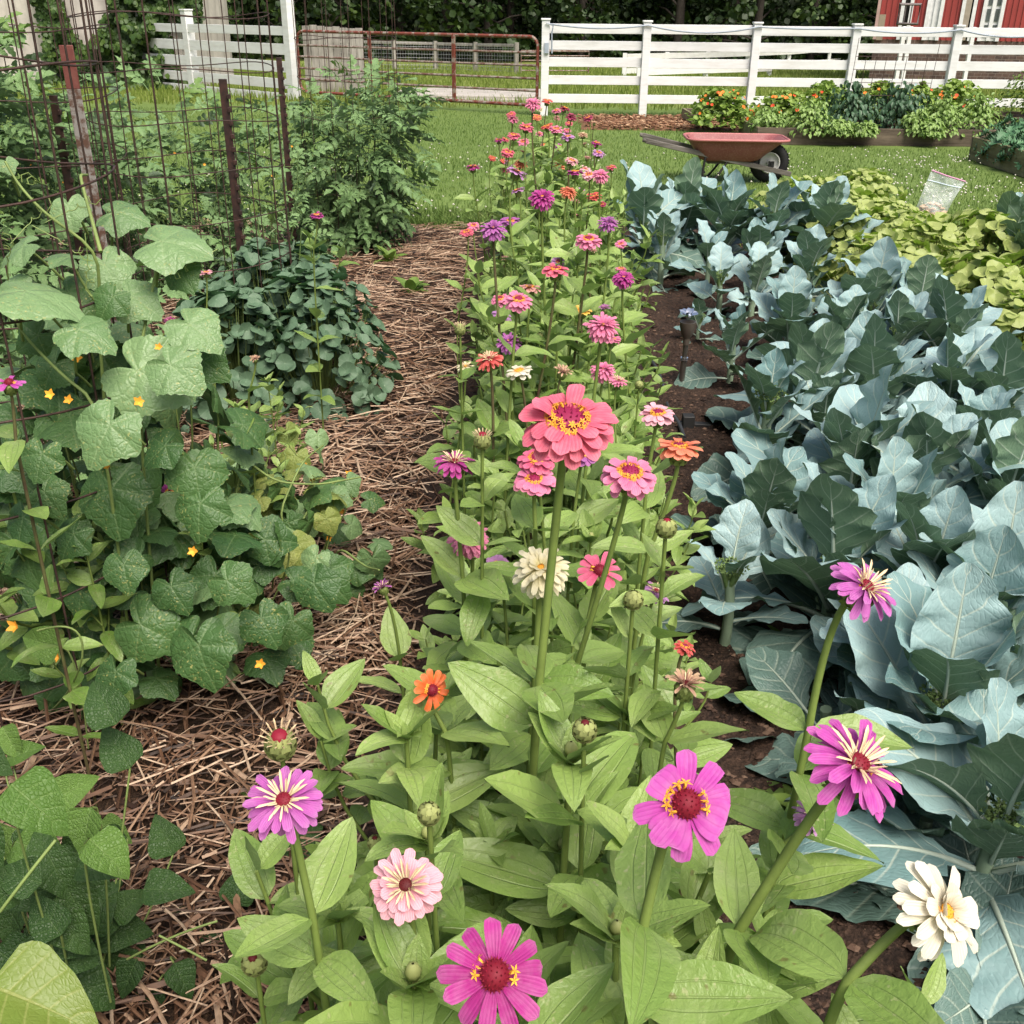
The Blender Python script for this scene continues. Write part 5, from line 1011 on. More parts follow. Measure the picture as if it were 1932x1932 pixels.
class Vine:
    def __init__(s, label, root, group=None): s.t = thing('vine', root, label, 'vine', group); s.O = np.asarray(root, float); s.l = MB(); s.s = MB()
    def leaf(s, x, y, w, ang, face=.3, mi=0, stalk=True, t=None):
        d = s.dep(x, y) * (1 + .03 * RNG.standard_normal()); dia = w * d / 1932.; p = at(x, y, d) - s.O; B = leaf_dir(ang, face); R_ = dia / 1.35; p = p - B[:, 1] * R_ * .22; s.l.tpl(LL[int(RNG.integers(12))], p, B, R_, t, mi)
        if stalk:
            q = p - B[:, 2] * .03 - B[:, 1] * .05 + np.array([0, .05, -.10]); s.s.tube(bez(p, p - B[:, 2] * .05 - B[:, 1] * .02, q, 6), np.linspace(.0024, .0034, 6), 5, .5, caps=False)
    def stem(s, pts, r0=.0042, n=20):
        m_ = MB(); P_ = np.array(pts) - s.O; k = np.linspace(0, 1, len(P_)); u = np.linspace(0, 1, n); Q = np.stack([np.interp(u, k, P_[:, i]) for i in range(3)], 1)
        for _ in range(3): Q[1:-1] = (Q[:-2] + 2 * Q[1:-1] + Q[2:]) / 4
        m_.tube(Q, np.linspace(r0, r0 * .6, n), 6, .5); m_.build('stem', VSTEM, s.t)
    def tendril(s, x, y, d, L=.12, curl=4.):
        p = at(x, y, d) - s.O; u = np.linspace(0, 1, 26); a = RNG.random() * 6; rr_ = .012 * np.clip((u - .4) * 2, 0, 1); e = nrm(RNG.standard_normal(3) + np.array([.6, 0, .6])); Q = p + e * L * u[:, None] + np.stack([np.cos(u * 30 + a) * rr_, np.zeros(26), np.sin(u * 30 + a) * rr_], 1); m_ = MB(); m_.tube(Q, .0011, 4, .9); m_.build('tendril', VSTEM, s.t)
    def flower(s, x, y, w, mi=0):
        dd = s.dep(x, y) - .06; f = MB(); n = nrm(np.array([.3 * RNG.standard_normal(), -.8, .5])); five_petals(f, at(x, y, dd) - s.O, n, w * dd / 1932. * .5, .5 + .5 * RNG.random(), 0, True); f.build('bloom', FLOWER_Y, s.t)
    def fill(s, N, c, rad, mis, dia=(.09, .15), seed=0, lo=.04, dn=.5):
        r = np.random.default_rng(seed); c = np.asarray(c, float); rad = np.asarray(rad, float)
        for k in range(N):
            d = rand_dir(-50, 88); p = c + d * rad * (.55 + .45 * r.random()); p[2] = max(p[2], lo); dm = dia[0] * .75 + (dia[1] - dia[0] * .75) * r.random(); nn = nrm(d * np.array([.7, .7, .3]) + np.array([0, -.2, .9]) + .3 * r.standard_normal(3)); B = basis(np.array([d[0], d[1] - .1, -dn]) + .9 * r.standard_normal(3), nn + .25 * r.standard_normal(3))
            s.l.tpl(LL[int(r.integers(12))], p - s.O, B, dm / 1.35, None, mis[int(r.integers(len(mis)))])
            if k % 2 == 0: q = p - s.O; s.s.tube(bez(q, q + np.array([.02, .02, -.05]), q * np.array([.8, .8, .4]) + (c - s.O) * np.array([.2, .2, .1]), 6), .0026, 5, .5, caps=False)
    def done(s): s.s.build('leaf_stalks', VSTEM, s.t); s.l.build('leaves', [CLEAF, CLEAF_D, CLEAF_Y], s.t); return s.t
DEP1 = lambda x, y: 2.12 + .15 * (RNG.random() - .3)
DEP2 = lambda x, y: 2.06 + max(0, y - 800) / 480. * .34
DEP3 = lambda x, y: float(np.dot(gz(x, y, .10 + .22 * RNG.random() if y > 860 else .2 + .1 * RNG.random()) - CAM, CF))
v = Vine('tall broad-leaved cucumber vine climbing the nearest wire cage', (-.95, 2.12, 0)); v.dep = DEP1
for a in ((75, 556, 178, 15, .15), (205, 512, 112, 60, .2), (165, 628, 118, 20, .25), (130, 400, 78, 80, .55), (232, 402, 100, 5, .1), (330, 458, 150, 5, .02), (285, 712, 178, 28, .35), (300, 665, 70, 150, .3), (260, 566, 105, 30, .25), (372, 622, 116, 35, .3), (15, 312, 40, 60, .4), (30, 470, 90, 150, .2), (345, 520, 80, 60, .5, 1), (20, 545, 80, 170, .3), (95, 700, 90, 120, .4, 1), (335, 700, 120, 40, .45), (205, 570, 80, 120, .3, 1), (120, 480, 85, 200, .1), (60, 640, 80, 140, .3, 1), (395, 690, 90, 40, .5, 1), (140, 560, 100, 40, .3, 1)): v.leaf(*a)
for pts in ([(-.95, 2.12, 0), at(190, 760, 2.1), at(130, 720, 2.1), at(50, 640, 2.1), at(20, 590, 2.1)], [(-.9, 2.15, 0), at(255, 700, 2.2), at(285, 560, 2.2), at(300, 480, 2.2), at(320, 450, 2.2)], [(-1.0, 2.2, 0), at(180, 600, 2.2), at(195, 475, 2.1), at(90, 410, 2.05), at(35, 350, 2.05), at(10, 305, 2.05)], [at(190, 475, 2.1), at(150, 330, 2.15), at(165, 330, 2.2)]): v.stem(pts)
for a in ((90, 350, 2.05), (60, 425, 2.05), (20, 460, 2.05), (85, 420, 2.1), (160, 440, 2.1), (15, 530, 2.0), (410, 470, 2.2)): v.tendril(*a)
for a in ((145, 676, 26), (95, 745, 26), (130, 755, 24), (262, 758, 28), (300, 655, 20), (312, 690, 16)): v.flower(*a)
v.fill(130, (-1.0, 2.38, .52), (.36, .36, .48), [1, 1, 0], (.12, .17), 5); v.done()
v = Vine('large speckled cucumber vine leaves facing forward at the front of the left bed', (-.85, 2.05, 0)); v.dep = DEP2
for a in ((195, 822, 142, 115, .85), (212, 945, 152, 85, .85, 1), (370, 900, 122, 80, .75, 1), (375, 968, 116, 95, .8, 1), (20, 890, 105, 40, .5, 1), (75, 870, 90, 100, .6, 1), (90, 940, 90, 60, .5, 1), (300, 850, 90, 140, .6, 1), (285, 1190, 146, 30, .45, 1), (380, 1240, 142, 75, .7, 1), (350, 1215, 110, 130, .6, 1), (215, 1282, 92, 100, .9, 1), (330, 1120, 95, 60, .7, 1), (500, 1180, 100, 60, .6, 1), (545, 1185, 96, 110, .7, 1), (440, 1105, 98, 40, .5, 1), (430, 1190, 84, 15, .2), (40, 990, 90, 100, .5, 1), (235, 1080, 90, 80, .6, 1), (130, 1020, 90, 120, .5, 1), (600, 1115, 100, 60, .6, 1), (150, 1130, 90, 100, .7, 1)): v.leaf(*a)
for a in ((30, 1182, 34), (205, 880, 18), (492, 1252, 28), (365, 1040, 26), (110, 1240, 22)): v.flower(*a)
v.fill(150, (-.98, 2.25, .26), (.46, .26, .38), [1, 1, 1, 0], (.10, .16), 6); v.done()
v = Vine('yellowing sprawling cucumber vine trailing right onto the straw path', (-.6, 2.9, 0)); v.dep = DEP3
for a in ((480, 930, 82, 60, .5, 2), (555, 870, 62, 100, .5, 2), (520, 965, 86, 110, .6, 2), (600, 830, 50, 80, .6), (470, 1000, 66, 90, .6, 2), (580, 985, 64, 60, .3), (640, 940, 56, 20, .5), (620, 1095, 112, 50, .5, 1), (660, 915, 50, 60, .5), (600, 960, 46, 120, .5, 2), (530, 1050, 80, 80, .6, 2), (560, 1040, 78, 60, .5, 2), (450, 880, 70, 80, .5), (500, 830, 56, 60, .4), (545, 820, 50, 60, .4, 2), (440, 950, 78, 100, .6), (590, 1060, 66, 120, .5), (640, 1010, 56, 40, .3, 1), (680, 1080, 56, 10, .6, 1)): v.leaf(*a)
for pts in ([(-.6, 2.9, .0), at(560, 1000, 2.9), at(600, 930, 3.), at(640, 905, 3.)], [(-.6, 2.8, 0), at(520, 980, 2.9), at(570, 870, 3.), at(610, 840, 3.)], [(-.6, 2.8, 0), at(640, 1030, 2.8), at(690, 1070, 2.7), at(715, 1075, 2.6)], [at(440, 850, 2.9), at(520, 910, 2.85), at(600, 915, 2.9), at(680, 900, 2.95)]): v.stem(pts, .004)
for a in ((600, 920, 20), (575, 880, 18), (530, 1010, 26), (645, 965, 18), (660, 895, 20), (480, 860, 16), (620, 1015, 16), (590, 905, 16), (515, 1040, 20)): v.flower(*a)
for a in ((600, 905, 2.95), (620, 930, 2.95), (560, 860, 3.), (540, 900, 2.9)): v.tendril(*a)
v.fill(130, (-.72, 2.75, .16), (.38, .45, .26), [2, 0, 1], (.07, .12), 7); v.done()
# leafy zinnia shoots that stand among the vines
for x, y, z, s_, lab in ((25, 900, .68, .72, 'leafy zinnia shoot at the left edge among the speckled leaves'), (170, 1060, .52, .55, 'leafy zinnia shoot with pointed leaves under the speckled leaves'), (375, 1010, .48, .5, 'pale pointed zinnia shoot between the broad vine leaves'), (445, 800, .45, .5, 'zinnia shoot in front of the blue-green nasturtium mound'), (590, 480, .62, .7, 'bright zinnia shoot rising at the far side of the nasturtium clump'), (510, 735, .42, .45, 'yellow-green zinnia shoot on the face of the nasturtium mound'), (300, 1000, .42, .45, 'small zinnia shoot low beneath the largest speckled leaf')):
    p = gz(x, y, z); put_leafy(p[0], p[1], s_, RNG.random() * 6, lab)

# ================================================================== BEANS
BEAN = leafmat('bean_leaf', (.06, .135, .022), (.14, .245, .05), vein=(.20, .29, .10), back=(.13, .19, .08), rough=.5, spec=.35, tr=.22, kind='pinnate', nside=5.5, slant=.9, midw=.03, sidew=.06, vstr=.4, bumps=.55, bd=.006, quilt=.4); BEAN_D = leafmat('bean_leaf_dark', (.018, .05, .012), (.045, .095, .022), vein=(.09, .15, .05), rough=.5, spec=.35, tr=.12, kind='pinnate', nside=5.5, slant=.9, midw=.03, sidew=.06, vstr=.4, bumps=.55, bd=.006, quilt=.4); BEAN_Y = leafmat('bean_leaf_yellow', (.13, .2, .03), (.26, .31, .06), vein=(.34, .36, .12), rough=.4, spec=.4, tr=.25, kind='pinnate', nside=5.5, slant=.9, midw=.03, sidew=.06, vstr=.5, bumps=.4, bd=.005, quilt=.15)
bnprof = lambda q: np.clip(np.sin(pi * np.clip(q, 0, 1) ** .55), 0, 1) ** .72 * (1.02 - .35 * q)
NL = [blade(1, .42 + .05 * RNG.random(), 11, 15, bnprof, .2 + .2 * RNG.random(), .3 + .7 * RNG.random(), .06, 2., .015, (RNG.random() - .5) * .4) for _ in range(8)]
def bean(label, root, leaves, extra, group=None, stems=()):
    t = thing('bean_plant', root, label, 'bean plant', group); l = MB(); s_ = MB(); O = np.asarray(root, float)
    for x, y, w, ang, face, mi, dia in leaves:
        p = at(x, y, dia * 1932. / w) - O; B = leaf_dir(ang, face); p = p - B[:, 1] * dia * .42; l.tpl(NL[int(RNG.integers(8))], p, B, dia * .92, None, mi); s_.tube(bez(p, p - B[:, 2] * .02 - B[:, 1] * .03, p * np.array([.75, .75, .3]), 6), .002, 5, .5, caps=False)
    for k in range(extra[0]):
        p = np.array(extra[1]) + np.array(extra[2]) * RNG.uniform(-1, 1, 3); p[2] = max(p[2], .03); l.tpl(NL[int(RNG.integers(8))], p - O, leaf_dir(RNG.random() * 360, .2 + .3 * RNG.random()), .07 + .04 * RNG.random(), None, extra[3])
        if k % 2: s_.tube(bez(p - O, (p - O) * .8 + np.array([0, 0, -.04]), (p - O) * np.array([.3, .3, 0]), 6), .002, 5, .5, caps=False)
    for pts in stems: m_ = MB(); m_.tube(bez(*[np.array(q) - O for q in pts], 12), .0022, 5, .5); m_.build('stem', VSTEM, t)
    s_.build('leaf_stalks', VSTEM, t); l.build('leaves', [BEAN, BEAN_D, BEAN_Y], t); return t
bean('glossy green bean plant with puckered leaves at the lower left edge', (-.78, 1.25, 0), [(70, 1522, 160, 40, .4, 0, .115), (20, 1400, 80, 60, .5, 0, .09), (45, 1420, 80, 335, .3, 0, .09), (140, 1488, 96, 330, .5, 0, .085), (75, 1605, 120, 20, .4, 0, .105), (205, 1615, 118, 40, .4, 0, .09), (160, 1570, 110, 100, .4, 0, .09), (215, 1570, 80, 30, .4, 0, .08), (60, 1680, 130, 40, .3, 1, .11), (150, 1720, 120, 60, .4, 1, .1), (30, 1650, 100, 90, .4, 0, .1), (95, 1790, 100, 80, .4, 1, .085), (140, 1780, 96, 20, .3, 1, .08), (60, 1815, 80, 130, .4, 0, .075), (110, 1650, 120, 60, .5, 1, .1), (180, 1680, 90, 60, .4, 1, .085), (5, 1600, 100, 120, .4, 0, .1), (20, 1740, 110, 100, .5, 1, .1), (215, 1735, 70, 50, .5, 2, .07)], (60, (-.86, 1.28, .32), (.24, .2, .26), 1), None, [(at(0, 1720, 1.2), at(60, 1640, 1.2), at(105, 1585, 1.22))])
bean('big yellowing bean leaf in the bottom left corner', (-.7, 1.0, 0), [(75, 1895, 250, 20, .25, 2, .17), (160, 1860, 150, 40, .3, 1, .13), (30, 1840, 130, 60, .4, 1, .12)], (6, (-.75, 1.1, .2), (.15, .1, .15), 1))
bean('dark glossy bean plant low on the straw at the bottom', (-.62, 1.5, 0), [(315, 1770, 66, 200, .3, 1, .07), (350, 1745, 64, 300, .4, 1, .07), (398, 1797, 80, 60, .4, 1, .08), (345, 1850, 86, 60, .4, 1, .08), (285, 1870, 80, 70, .4, 1, .078), (415, 1855, 76, 340, .4, 1, .078), (285, 1900, 90, 100, .4, 1, .085), (260, 1775, 62, 150, .3, 1, .07), (440, 1870, 70, 70, .5, 1, .075), (470, 1900, 70, 100, .5, 1, .08)], (5, (-.6, 1.5, .06), (.2, .12, .05), 1), None, [(at(240, 1810, 1.75), at(330, 1760, 1.72), at(410, 1738, 1.75)), (at(300, 1765, 1.7), at(350, 1790, 1.7), at(390, 1812, 1.7))])
bean('pale bean tendril with one folded leaf arching over the straw at left', (-.95, 1.9, 0), [(75, 1212, 98, 190, .6, 0, .11), (10, 1215, 60, 200, .5, 0, .09), (10, 1258, 60, 60, .4, 0, .09)], (0,), None, [(at(70, 1190, 2.0), at(165, 1160, 2.0), at(155, 1240, 2.05)), (at(155, 1240, 2.05), at(140, 1310, 2.1), gz(90, 1345))])
b = MB()
# ================================================================== TOMATOES IN WIRE CAGES
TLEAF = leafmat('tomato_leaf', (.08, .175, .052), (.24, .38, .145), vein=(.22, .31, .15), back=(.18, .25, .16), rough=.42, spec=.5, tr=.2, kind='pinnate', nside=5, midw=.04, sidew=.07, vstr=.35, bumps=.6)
TLEAF_L = leafmat('tomato_leaf_young', (.10, .19, .045), (.18, .28, .08), rough=.5, spec=.3, tr=.25, kind='none')
TSTEM = plain('tomato_stem', (.12, .19, .06), .6, .3, 0, .3, 25, .2, .001)
tpr = lambda q: np.clip(np.sin(pi * np.clip(q, 0, 1) ** .7), 0, 1) ** .8 * (1 + .22 * np.sin(q * 19))
def tom_tpl(seed):
    r = np.random.default_rng(seed); V, F, U = [], [], []; n = 0
    def put(p, a, L, dr):
        nonlocal n
        T = blade(1, .27, 5, 8, tpr, .35, dr, .12, 2, .02, .2 * r.standard_normal(), seed=int(r.integers(9999))); c, s_ = cos(a), sin(a); v = T[0] * L; v = np.stack([v[:, 0] * c + v[:, 1] * s_, -v[:, 0] * s_ + v[:, 1] * c, v[:, 2]], 1) + p; V.append(v); F.append(T[1] + n); U.append(T[2]); n += len(v)
    drp = .25 + .4 * r.random(); pos = lambda q: np.array([0, q * (1 - .15 * drp * q), -.45 * drp * q * q])
    for q, L in ((.30, .30), (.55, .36), (.78, .32)):
        for s_ in (-1, 1): put(pos(q), s_ * (1.15 + .2 * r.standard_normal()), L * (.85 + .3 * r.random()), .5 + .5 * r.random())
    put(pos(.92), .1 * r.standard_normal(), .42, .6)
    q = np.linspace(0, .95, 5); P_ = np.array([pos(k) for k in q]); w = .012; v = np.stack([P_ + [w, 0, 0], P_ - [w, 0, 0]], 1).reshape(-1, 3); V.append(v); F.append(np.array([[2 * k, 2 * k + 2, 2 * k + 3, 2 * k + 1] for k in range(4)]) + n); U.append(np.full((len(v), 2), .5))
    return np.concatenate(V), np.concatenate(F), np.concatenate(U)
TT = [tom_tpl(s_) for s_ in range(7)]
def tomato(label, seed, x, y, R, H, N, ls=(.13, .22), hang=.35, z0=.12, sparse=False):
    r = np.random.default_rng(seed); t = thing('tomato_plant', (x, y, 0), label, 'tomato plant'); l = MB(); s_ = MB(); ax = []
    for k in range(7):
        a = r.random() * 6.28; q = np.array([cos(a), sin(a), 0]) * R * (.35 + .4 * r.random()); top = q * 1.1 + np.array([0, 0, H * (.75 + .25 * r.random())]); P_ = bez((.04 * cos(a), .04 * sin(a), 0), q * .9 + np.array([0, 0, H * .35]), top, 12); ax.append(P_); s_.tube(P_, np.linspace(.007, .003, 12), 6, .5)
    for k in range(N):
        P_ = ax[int(r.integers(7))]; u = .12 + .88 * r.random() ** (.8 if not sparse else .6); i = min(int(u * 11), 10); p = P_[i] + (P_[i + 1] - P_[i]) * r.random(); a = atan2(p[1], p[0]) + 1.1 * r.standard_normal(); top = p[2] / H
        if p[2] < z0: continue
        e = .5 * top - hang * (1 - top) * 1.6 + .35 * r.standard_normal(); out = R * (.5 * r.random() if not sparse else .2 * r.random()); d = np.array([cos(a) * cos(e), sin(a) * cos(e), sin(e)]); p2 = p + d * out; up = np.array([-cos(a) * sin(e), -sin(a) * sin(e), cos(e)]) + .45 * r.standard_normal(3)
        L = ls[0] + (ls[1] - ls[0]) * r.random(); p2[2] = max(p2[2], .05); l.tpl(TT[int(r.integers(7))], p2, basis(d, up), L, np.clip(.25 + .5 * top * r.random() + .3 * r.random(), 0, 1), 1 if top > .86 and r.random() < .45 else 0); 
        if k % 3 == 0: s_.tube([p, p2], .0022, 4, .5, caps=False)
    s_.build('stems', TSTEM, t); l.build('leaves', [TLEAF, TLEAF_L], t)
    for k in range(2 if not sparse else 0):
        P_ = ax[k]; q = P_[9] + np.array([0, -.6 * R * r.random(), 0]); f = MB(); five_petals(f, q, nrm([.2, -.8, .3]), .011, .8, 0, True); f.build('flower', FLOWER_Y, t)
    return t
def gp2(x, y): p = gz(x, y); return p[0], p[1]
fx, fy = gp2(668, 478); tomato('dense tomato bush hanging over the path at the far end of the caged row', 1, fx, fy, .46, 1.24, 760, hang=.7)
tomato('leafy tomato plant spreading behind the wide round wire cage', 2, -2.05, 6.3, .52, 1.12, 640, hang=.4)
tomato('tallest tomato plant at the left edge behind the nearest cage', 3, -2.42, 4.45, .38, 1.55, 620, hang=.3)
tomato('tomato plant filling the left edge beyond the red-topped post', 4, -2.55, 5.3, .55, 1.25, 560)
tomato('sparse young tomato plant inside the wide round wire cage', 5, -1.28, 5.2, .32, .80, 70, (.10, .16), .3, .1, True)
tomato('low tomato plant at the far left between the two nearer cages', 6, -1.62, 3.5, .30, .75, 170, (.12, .18))
tomato('tomato growth at the foot of the far cage beside the dark slim post', 7, -1.62, 6.9, .30, .85, 150, (.12, .18))
def cage(label, cx, cy, R, zs, nv, top, wr, seed, squash=1., gap=None, lean=(0, 0), nail=0):
    r = np.random.default_rng(seed); t = thing('wire_cage', (cx, cy, 0), label, 'tomato cage', 'rusty wire cages round the tomatoes'); w = MB(); m = 40; ph = r.random(6) * 6
    def pt(a, z): k = 1 + .05 * sin(2 * a + ph[0]) + .025 * sin(3 * a + ph[1] + z); return np.array([cos(a) * R * k + lean[0] * z, sin(a) * R * squash * k + lean[1] * z, z + .012 * sin(3 * a + ph[2] + z * 5)])
    for z in zs: w.tube([pt(a, z) for a in np.linspace(0, 2 * pi, m, endpoint=False)], wr, 5, closed=True)
    w.build('ring_wires', WIRE, t); w = MB()
    for k in range(nv):
        a = 2 * pi * k / nv; w.tube([pt(a, z) for z in np.linspace(0, top, 7)], wr, 5)
    w.build('upright_wires', WIRE, t); return t
cage('nearest rusty wire cage at the left edge, carrying the cucumber vine', -1.27, 2.25, .40, [.25, .45, .66, .87, 1.08, 1.30, 1.52], 15, 1.75, .0026, 1)
ccx, ccy = at(362, 334, 4.55)[:2]
cage('wide round wire cage between the red-topped post and the dark post', ccx, ccy, .385, [.22, .42, .62, .815, 1.01, 1.205, 1.40, 1.60, 1.78], 20, 1.80, .0024, 2)
cage('far wire cage round the dense tomato bush', fx + .02, fy + .05, .33, [.2, .45, .7, .95, 1.2, 1.45, 1.7], 14, 1.85, .0026, 3)
cage('wire cage behind the red-topped post, seen through the first tomatoes', -2.12, 4.55, .45, [.3, .55, .8, 1.05, 1.3, 1.55], 13, 1.8, .0026, 4)
def tpost(label, top, dep, ztop_base, w, mats, red=None, leanx=0., studs=True):
    p1 = at(top[0], top[1], dep); base = np.array([p1[0] + leanx, p1[1], -.05]); t = thing('steel_post', (base[0], base[1], 0), label, 'steel post'); O = np.array([base[0], base[1], 0]); d = p1 - base; L = np.linalg.norm(d); B = basis(np.cross([0, 1, 0], d), d); B = np.stack([nrm(np.cross(d, [0, -1, 0])), nrm([0, 1, 0] - nrm(d) * nrm(d)[1]), nrm(d)], 1)
    def seg(f0, f1, part, mat):
        b = MB(); c = base + d * (f0 + f1) / 2 - O; h = L * (f1 - f0); b.box(c, (w, .006, h), B); b.box(c + B[:, 1] * .02, (.006, .034, h - .002), B)
        if studs:
            for z in np.arange(.12, L - .05, .055): b.box(base + nrm(d) * z - O + B[:, 0] * (w * .5) - B[:, 1] * .004, (.014, .016, .020), B)
        return b.build(part, mat, t, bevel=.0015)
    if red: seg(0, red, 'shaft', mats[0]); seg(red, 1, 'painted_tip', mats[1])
    else: seg(0, 1, 'shaft', mats[0])
    return t
RUSTG = rusty('post_grey_rust', (.235, .215, .20), (.095, .048, .032), 26, .44, .56, .6, .1); RUSTR = rusty('post_red_paint', (.15, .045, .038), (.20, .075, .06), 14, .45, .65, .5, .1); DKPOST = rusty('post_dark_brown', (.030, .017, .015), (.060, .028, .022), 18, .45, .6, .5, .1)
tpost('leaning rusty grey steel post with a faded red top by the nearest cage', (124, 85), 3.35, 0, .046, (RUSTG, RUSTR), .915, .02, False)
tpost('dark brown studded steel post on the near side of the wide round cage', (420, 149), 4.45, 0, .036, (DKPOST,), None, -.0)
tpost('slim dark studded steel post beyond the wide cage, beside the dense tomato bush', (526, 108), 6.5, 0, .036, (DKPOST,), None, 0)
tpost('dark steel post half hidden in the tomato leaves at far left', (100, 180), 4.3, 0, .036, (DKPOST,), None, 0)

# ================================================================== RAISED BEDS
def raised_bed(label, x0, x1, y0, y1, h, soil=True, open_back=False):
    t = thing('raised_bed', (x0, y0, 0), label, 'raised bed'); th = .045; L, W = x1 - x0, y1 - y0
    for part, c, s_, m in (('long_board', (L / 2, th / 2, h / 2), (L, th, h), TIMBER), ('long_board', (L / 2, W - th / 2, h / 2), (L, th, h), TIMBER), ('end_board', (th / 2 - .003, W / 2, h / 2 + .004), (th, W - 2 * th - .004, h), TIMBER_END), ('end_board', (L - th / 2 + .003, W / 2, h / 2 + .004), (th, W - 2 * th - .004, h), TIMBER_END)):
        b = MB(); b.box(c, s_); b.build(part, m, t, bevel=.004)
    X, Y = np.meshgrid(np.linspace(th, L - th, int(L / .08)), np.linspace(th, W - th, int(W / .08)), indexing='ij'); b = MB(); b.add(np.stack([X, Y, h - .05 + .04 * fbm(X * 6, Y * 6, 4)], 2).reshape(-1, 3), grid_faces(*X.shape)); b.build('bed_soil', MATS_SOIL, t); return t
MATS_SOIL = bpy.data.materials['garden_soil']
f0 = gz(1455, 273); bx0 = float(gz(1441, 246, .22)[0]); bx1 = 7.15
raised_bed('long weathered timber raised bed full of flowers before the white fence', bx0, bx1, float(f0[1]), float(f0[1]) + 1.25, .22)
s0 = gz(1372, 243); raised_bed('small timber raised bed under the orange nasturtium bush', 2.75, bx0 - .25, float(s0[1]) + .15, float(s0[1]) + 1.2, .2)
k0 = gz(1826, 301); raised_bed('timber raised bed of curly kale at the right edge', float(k0[0]), float(k0[0]) + 1.5, float(k0[1]) - 3.4, float(k0[1]), .27)
q0 = gz(1888, 243); raised_bed('timber raised bed under the round green shrub at the right edge', float(q0[0]) - .35, float(q0[0]) + 1.6, 16.5, 17.6, .25)
BASIL = leafmat('basil_leaf', (.13, .24, .05), (.28, .40, .12), rough=.4, tr=.25, kind='none'); DKG = leafmat('dark_bean_leaf', (.030, .075, .040), (.065, .13, .065), rough=.45, tr=.12, kind='none'); MIXG = leafmat('mixed_leaf', (.12, .19, .035), (.22, .29, .07), rough=.5, tr=.25, kind='none'); SHRUB = leafmat('shrub_leaf', (.06, .12, .018), (.13, .2, .035), rough=.5, tr=.2, kind='none'); KALE = leafmat('kale_leaf', (.04, .12, .055), (.10, .22, .10), back=(.1, .17, .1), rough=.5, tr=.1, kind='none', bumps=.8)
OVT = [blade(1, .30, 5, 7, zprof, .35, .5 + .5 * RNG.random(), .05, 2, .01, 0, seed=s_) for s_ in range(5)]
def bush(name, label, cat, x, y, z0, R, H, N, mat, ls, seed, flowers=0, fcol=None, fr=.03, droop=.3, tpls=None, cap=1.0, group=None):
    r = np.random.default_rng(seed); t = thing(name, (x, y, z0), label, cat, group); l = MB(); s_ = MB(); tp = tpls or OVT
    for k in range(9): d = rand_dir(35, 88); s_.tube(bez((0, 0, -.06), d * .2, d * np.array([R, R, H]) * .85, 6), .004, 5, .5, caps=False)
    for k in range(N):
        d = rand_dir(-5, 90); lump = .72 + .5 * vnoise(d[0] * 3 + 7, d[1] * 3 + d[2] * 4 + 3, seed); rad = 1 - .55 * r.random() ** 2; p = d * np.array([R, R, H]) * rad * lump; p[2] = max(p[2], -.02); nn = nrm(d * .6 + np.array([0, -.1, .8]) + .35 * r.standard_normal(3)); dd = nrm(d * np.array([1, 1, 0]) + np.array([0, 0, -droop]) + .4 * r.standard_normal(3))
        l.tpl(tp[int(r.integers(len(tp)))], p, basis(dd, nn), ls * (.65 + .6 * r.random()), np.clip(rad * .6 + .35 * r.random(), 0, 1))
    s_.build('stems', STALK, t); l.build('leaves', mat, t)
    for k in range(flowers):
        d = rand_dir(8, 72); d[1] = -abs(d[1]); p = d * np.array([R, R, H]) * .95; f = MB(); five_petals(f, p, nrm(d + np.array([0, -.5, .2])), fr * (.8 + .4 * r.random()), .3 + .7 * r.random()); f.build('bloom', fcol if r.random() < .72 else FLOWER_R, t)
    return t
def onbed(x, y, z): p = gz(x, y, z); return float(p[0]), float(p[1]), z
NB = dict(mat=NLEAF_G, ls=.05, tpls=RL, droop=0.)
p = onbed(1375, 232, .18); bush('nasturtium', 'round nasturtium bush with orange and red blooms at the left end of the beds', 'nasturtium', p[0] - .05, p[1] + .35,   .16, .50, .48, 1000, NLEAF_G, .036, 11, 26, FLOWER_O, .024, 0., RL)
for k, (x, y, R_, H_, nf, lab) in enumerate(((1480, 228, .42, .42, 12, 'nasturtium with orange blooms behind the first basil of the long bed'), (1560, 226, .45, .48, 9, 'yellow-green nasturtium left of the dark bean bush'), (1660, 222, .4, .46, 12, 'orange-flowered nasturtium behind the dark bean bushes'), (1800, 222, .42, .50, 15, 'nasturtium with pale orange blooms behind the two right basils'), (1735, 222, .35, .44, 7, 'nasturtium between the trellis foot and the right basils'))):
    p = onbed(x, y, .2); bush('nasturtium', lab, 'nasturtium', p[0], p[1] + .1, .2, R_ * 1.15, H_, 900, NLEAF_G, .034, 20 + k, nf, FLOWER_O, .024, 0., RL)
for k, (x, y, R_, H_, lab) in enumerate(((1458, 243, .26, .26, 'small basil at the left front corner of the long bed'), (1533, 246, .32, .40, 'large pale green basil near the left end of the long bed'), (1592, 250, .17, .17, 'low basil seedling before the dark bean bush'), (1640, 251, .15, .14, 'lowest basil seedling in the middle of the long bed'), (1737, 249, .20, .28, 'narrow basil right of the dark bean bushes'), (1786, 248, .30, .44, 'pale basil, left of the last two in the long bed'), (1852, 247, .31, .46, 'rightmost large basil of the long bed'), (1770, 252, .16, .15, 'low spreading basil at the front board of the long bed'))):
    p = onbed(x, y, .2); bush('basil_plant', lab, 'basil', p[0], p[1] + .22, .18, R_, H_, 520, BASIL, .07, 40 + k, droop=.45)
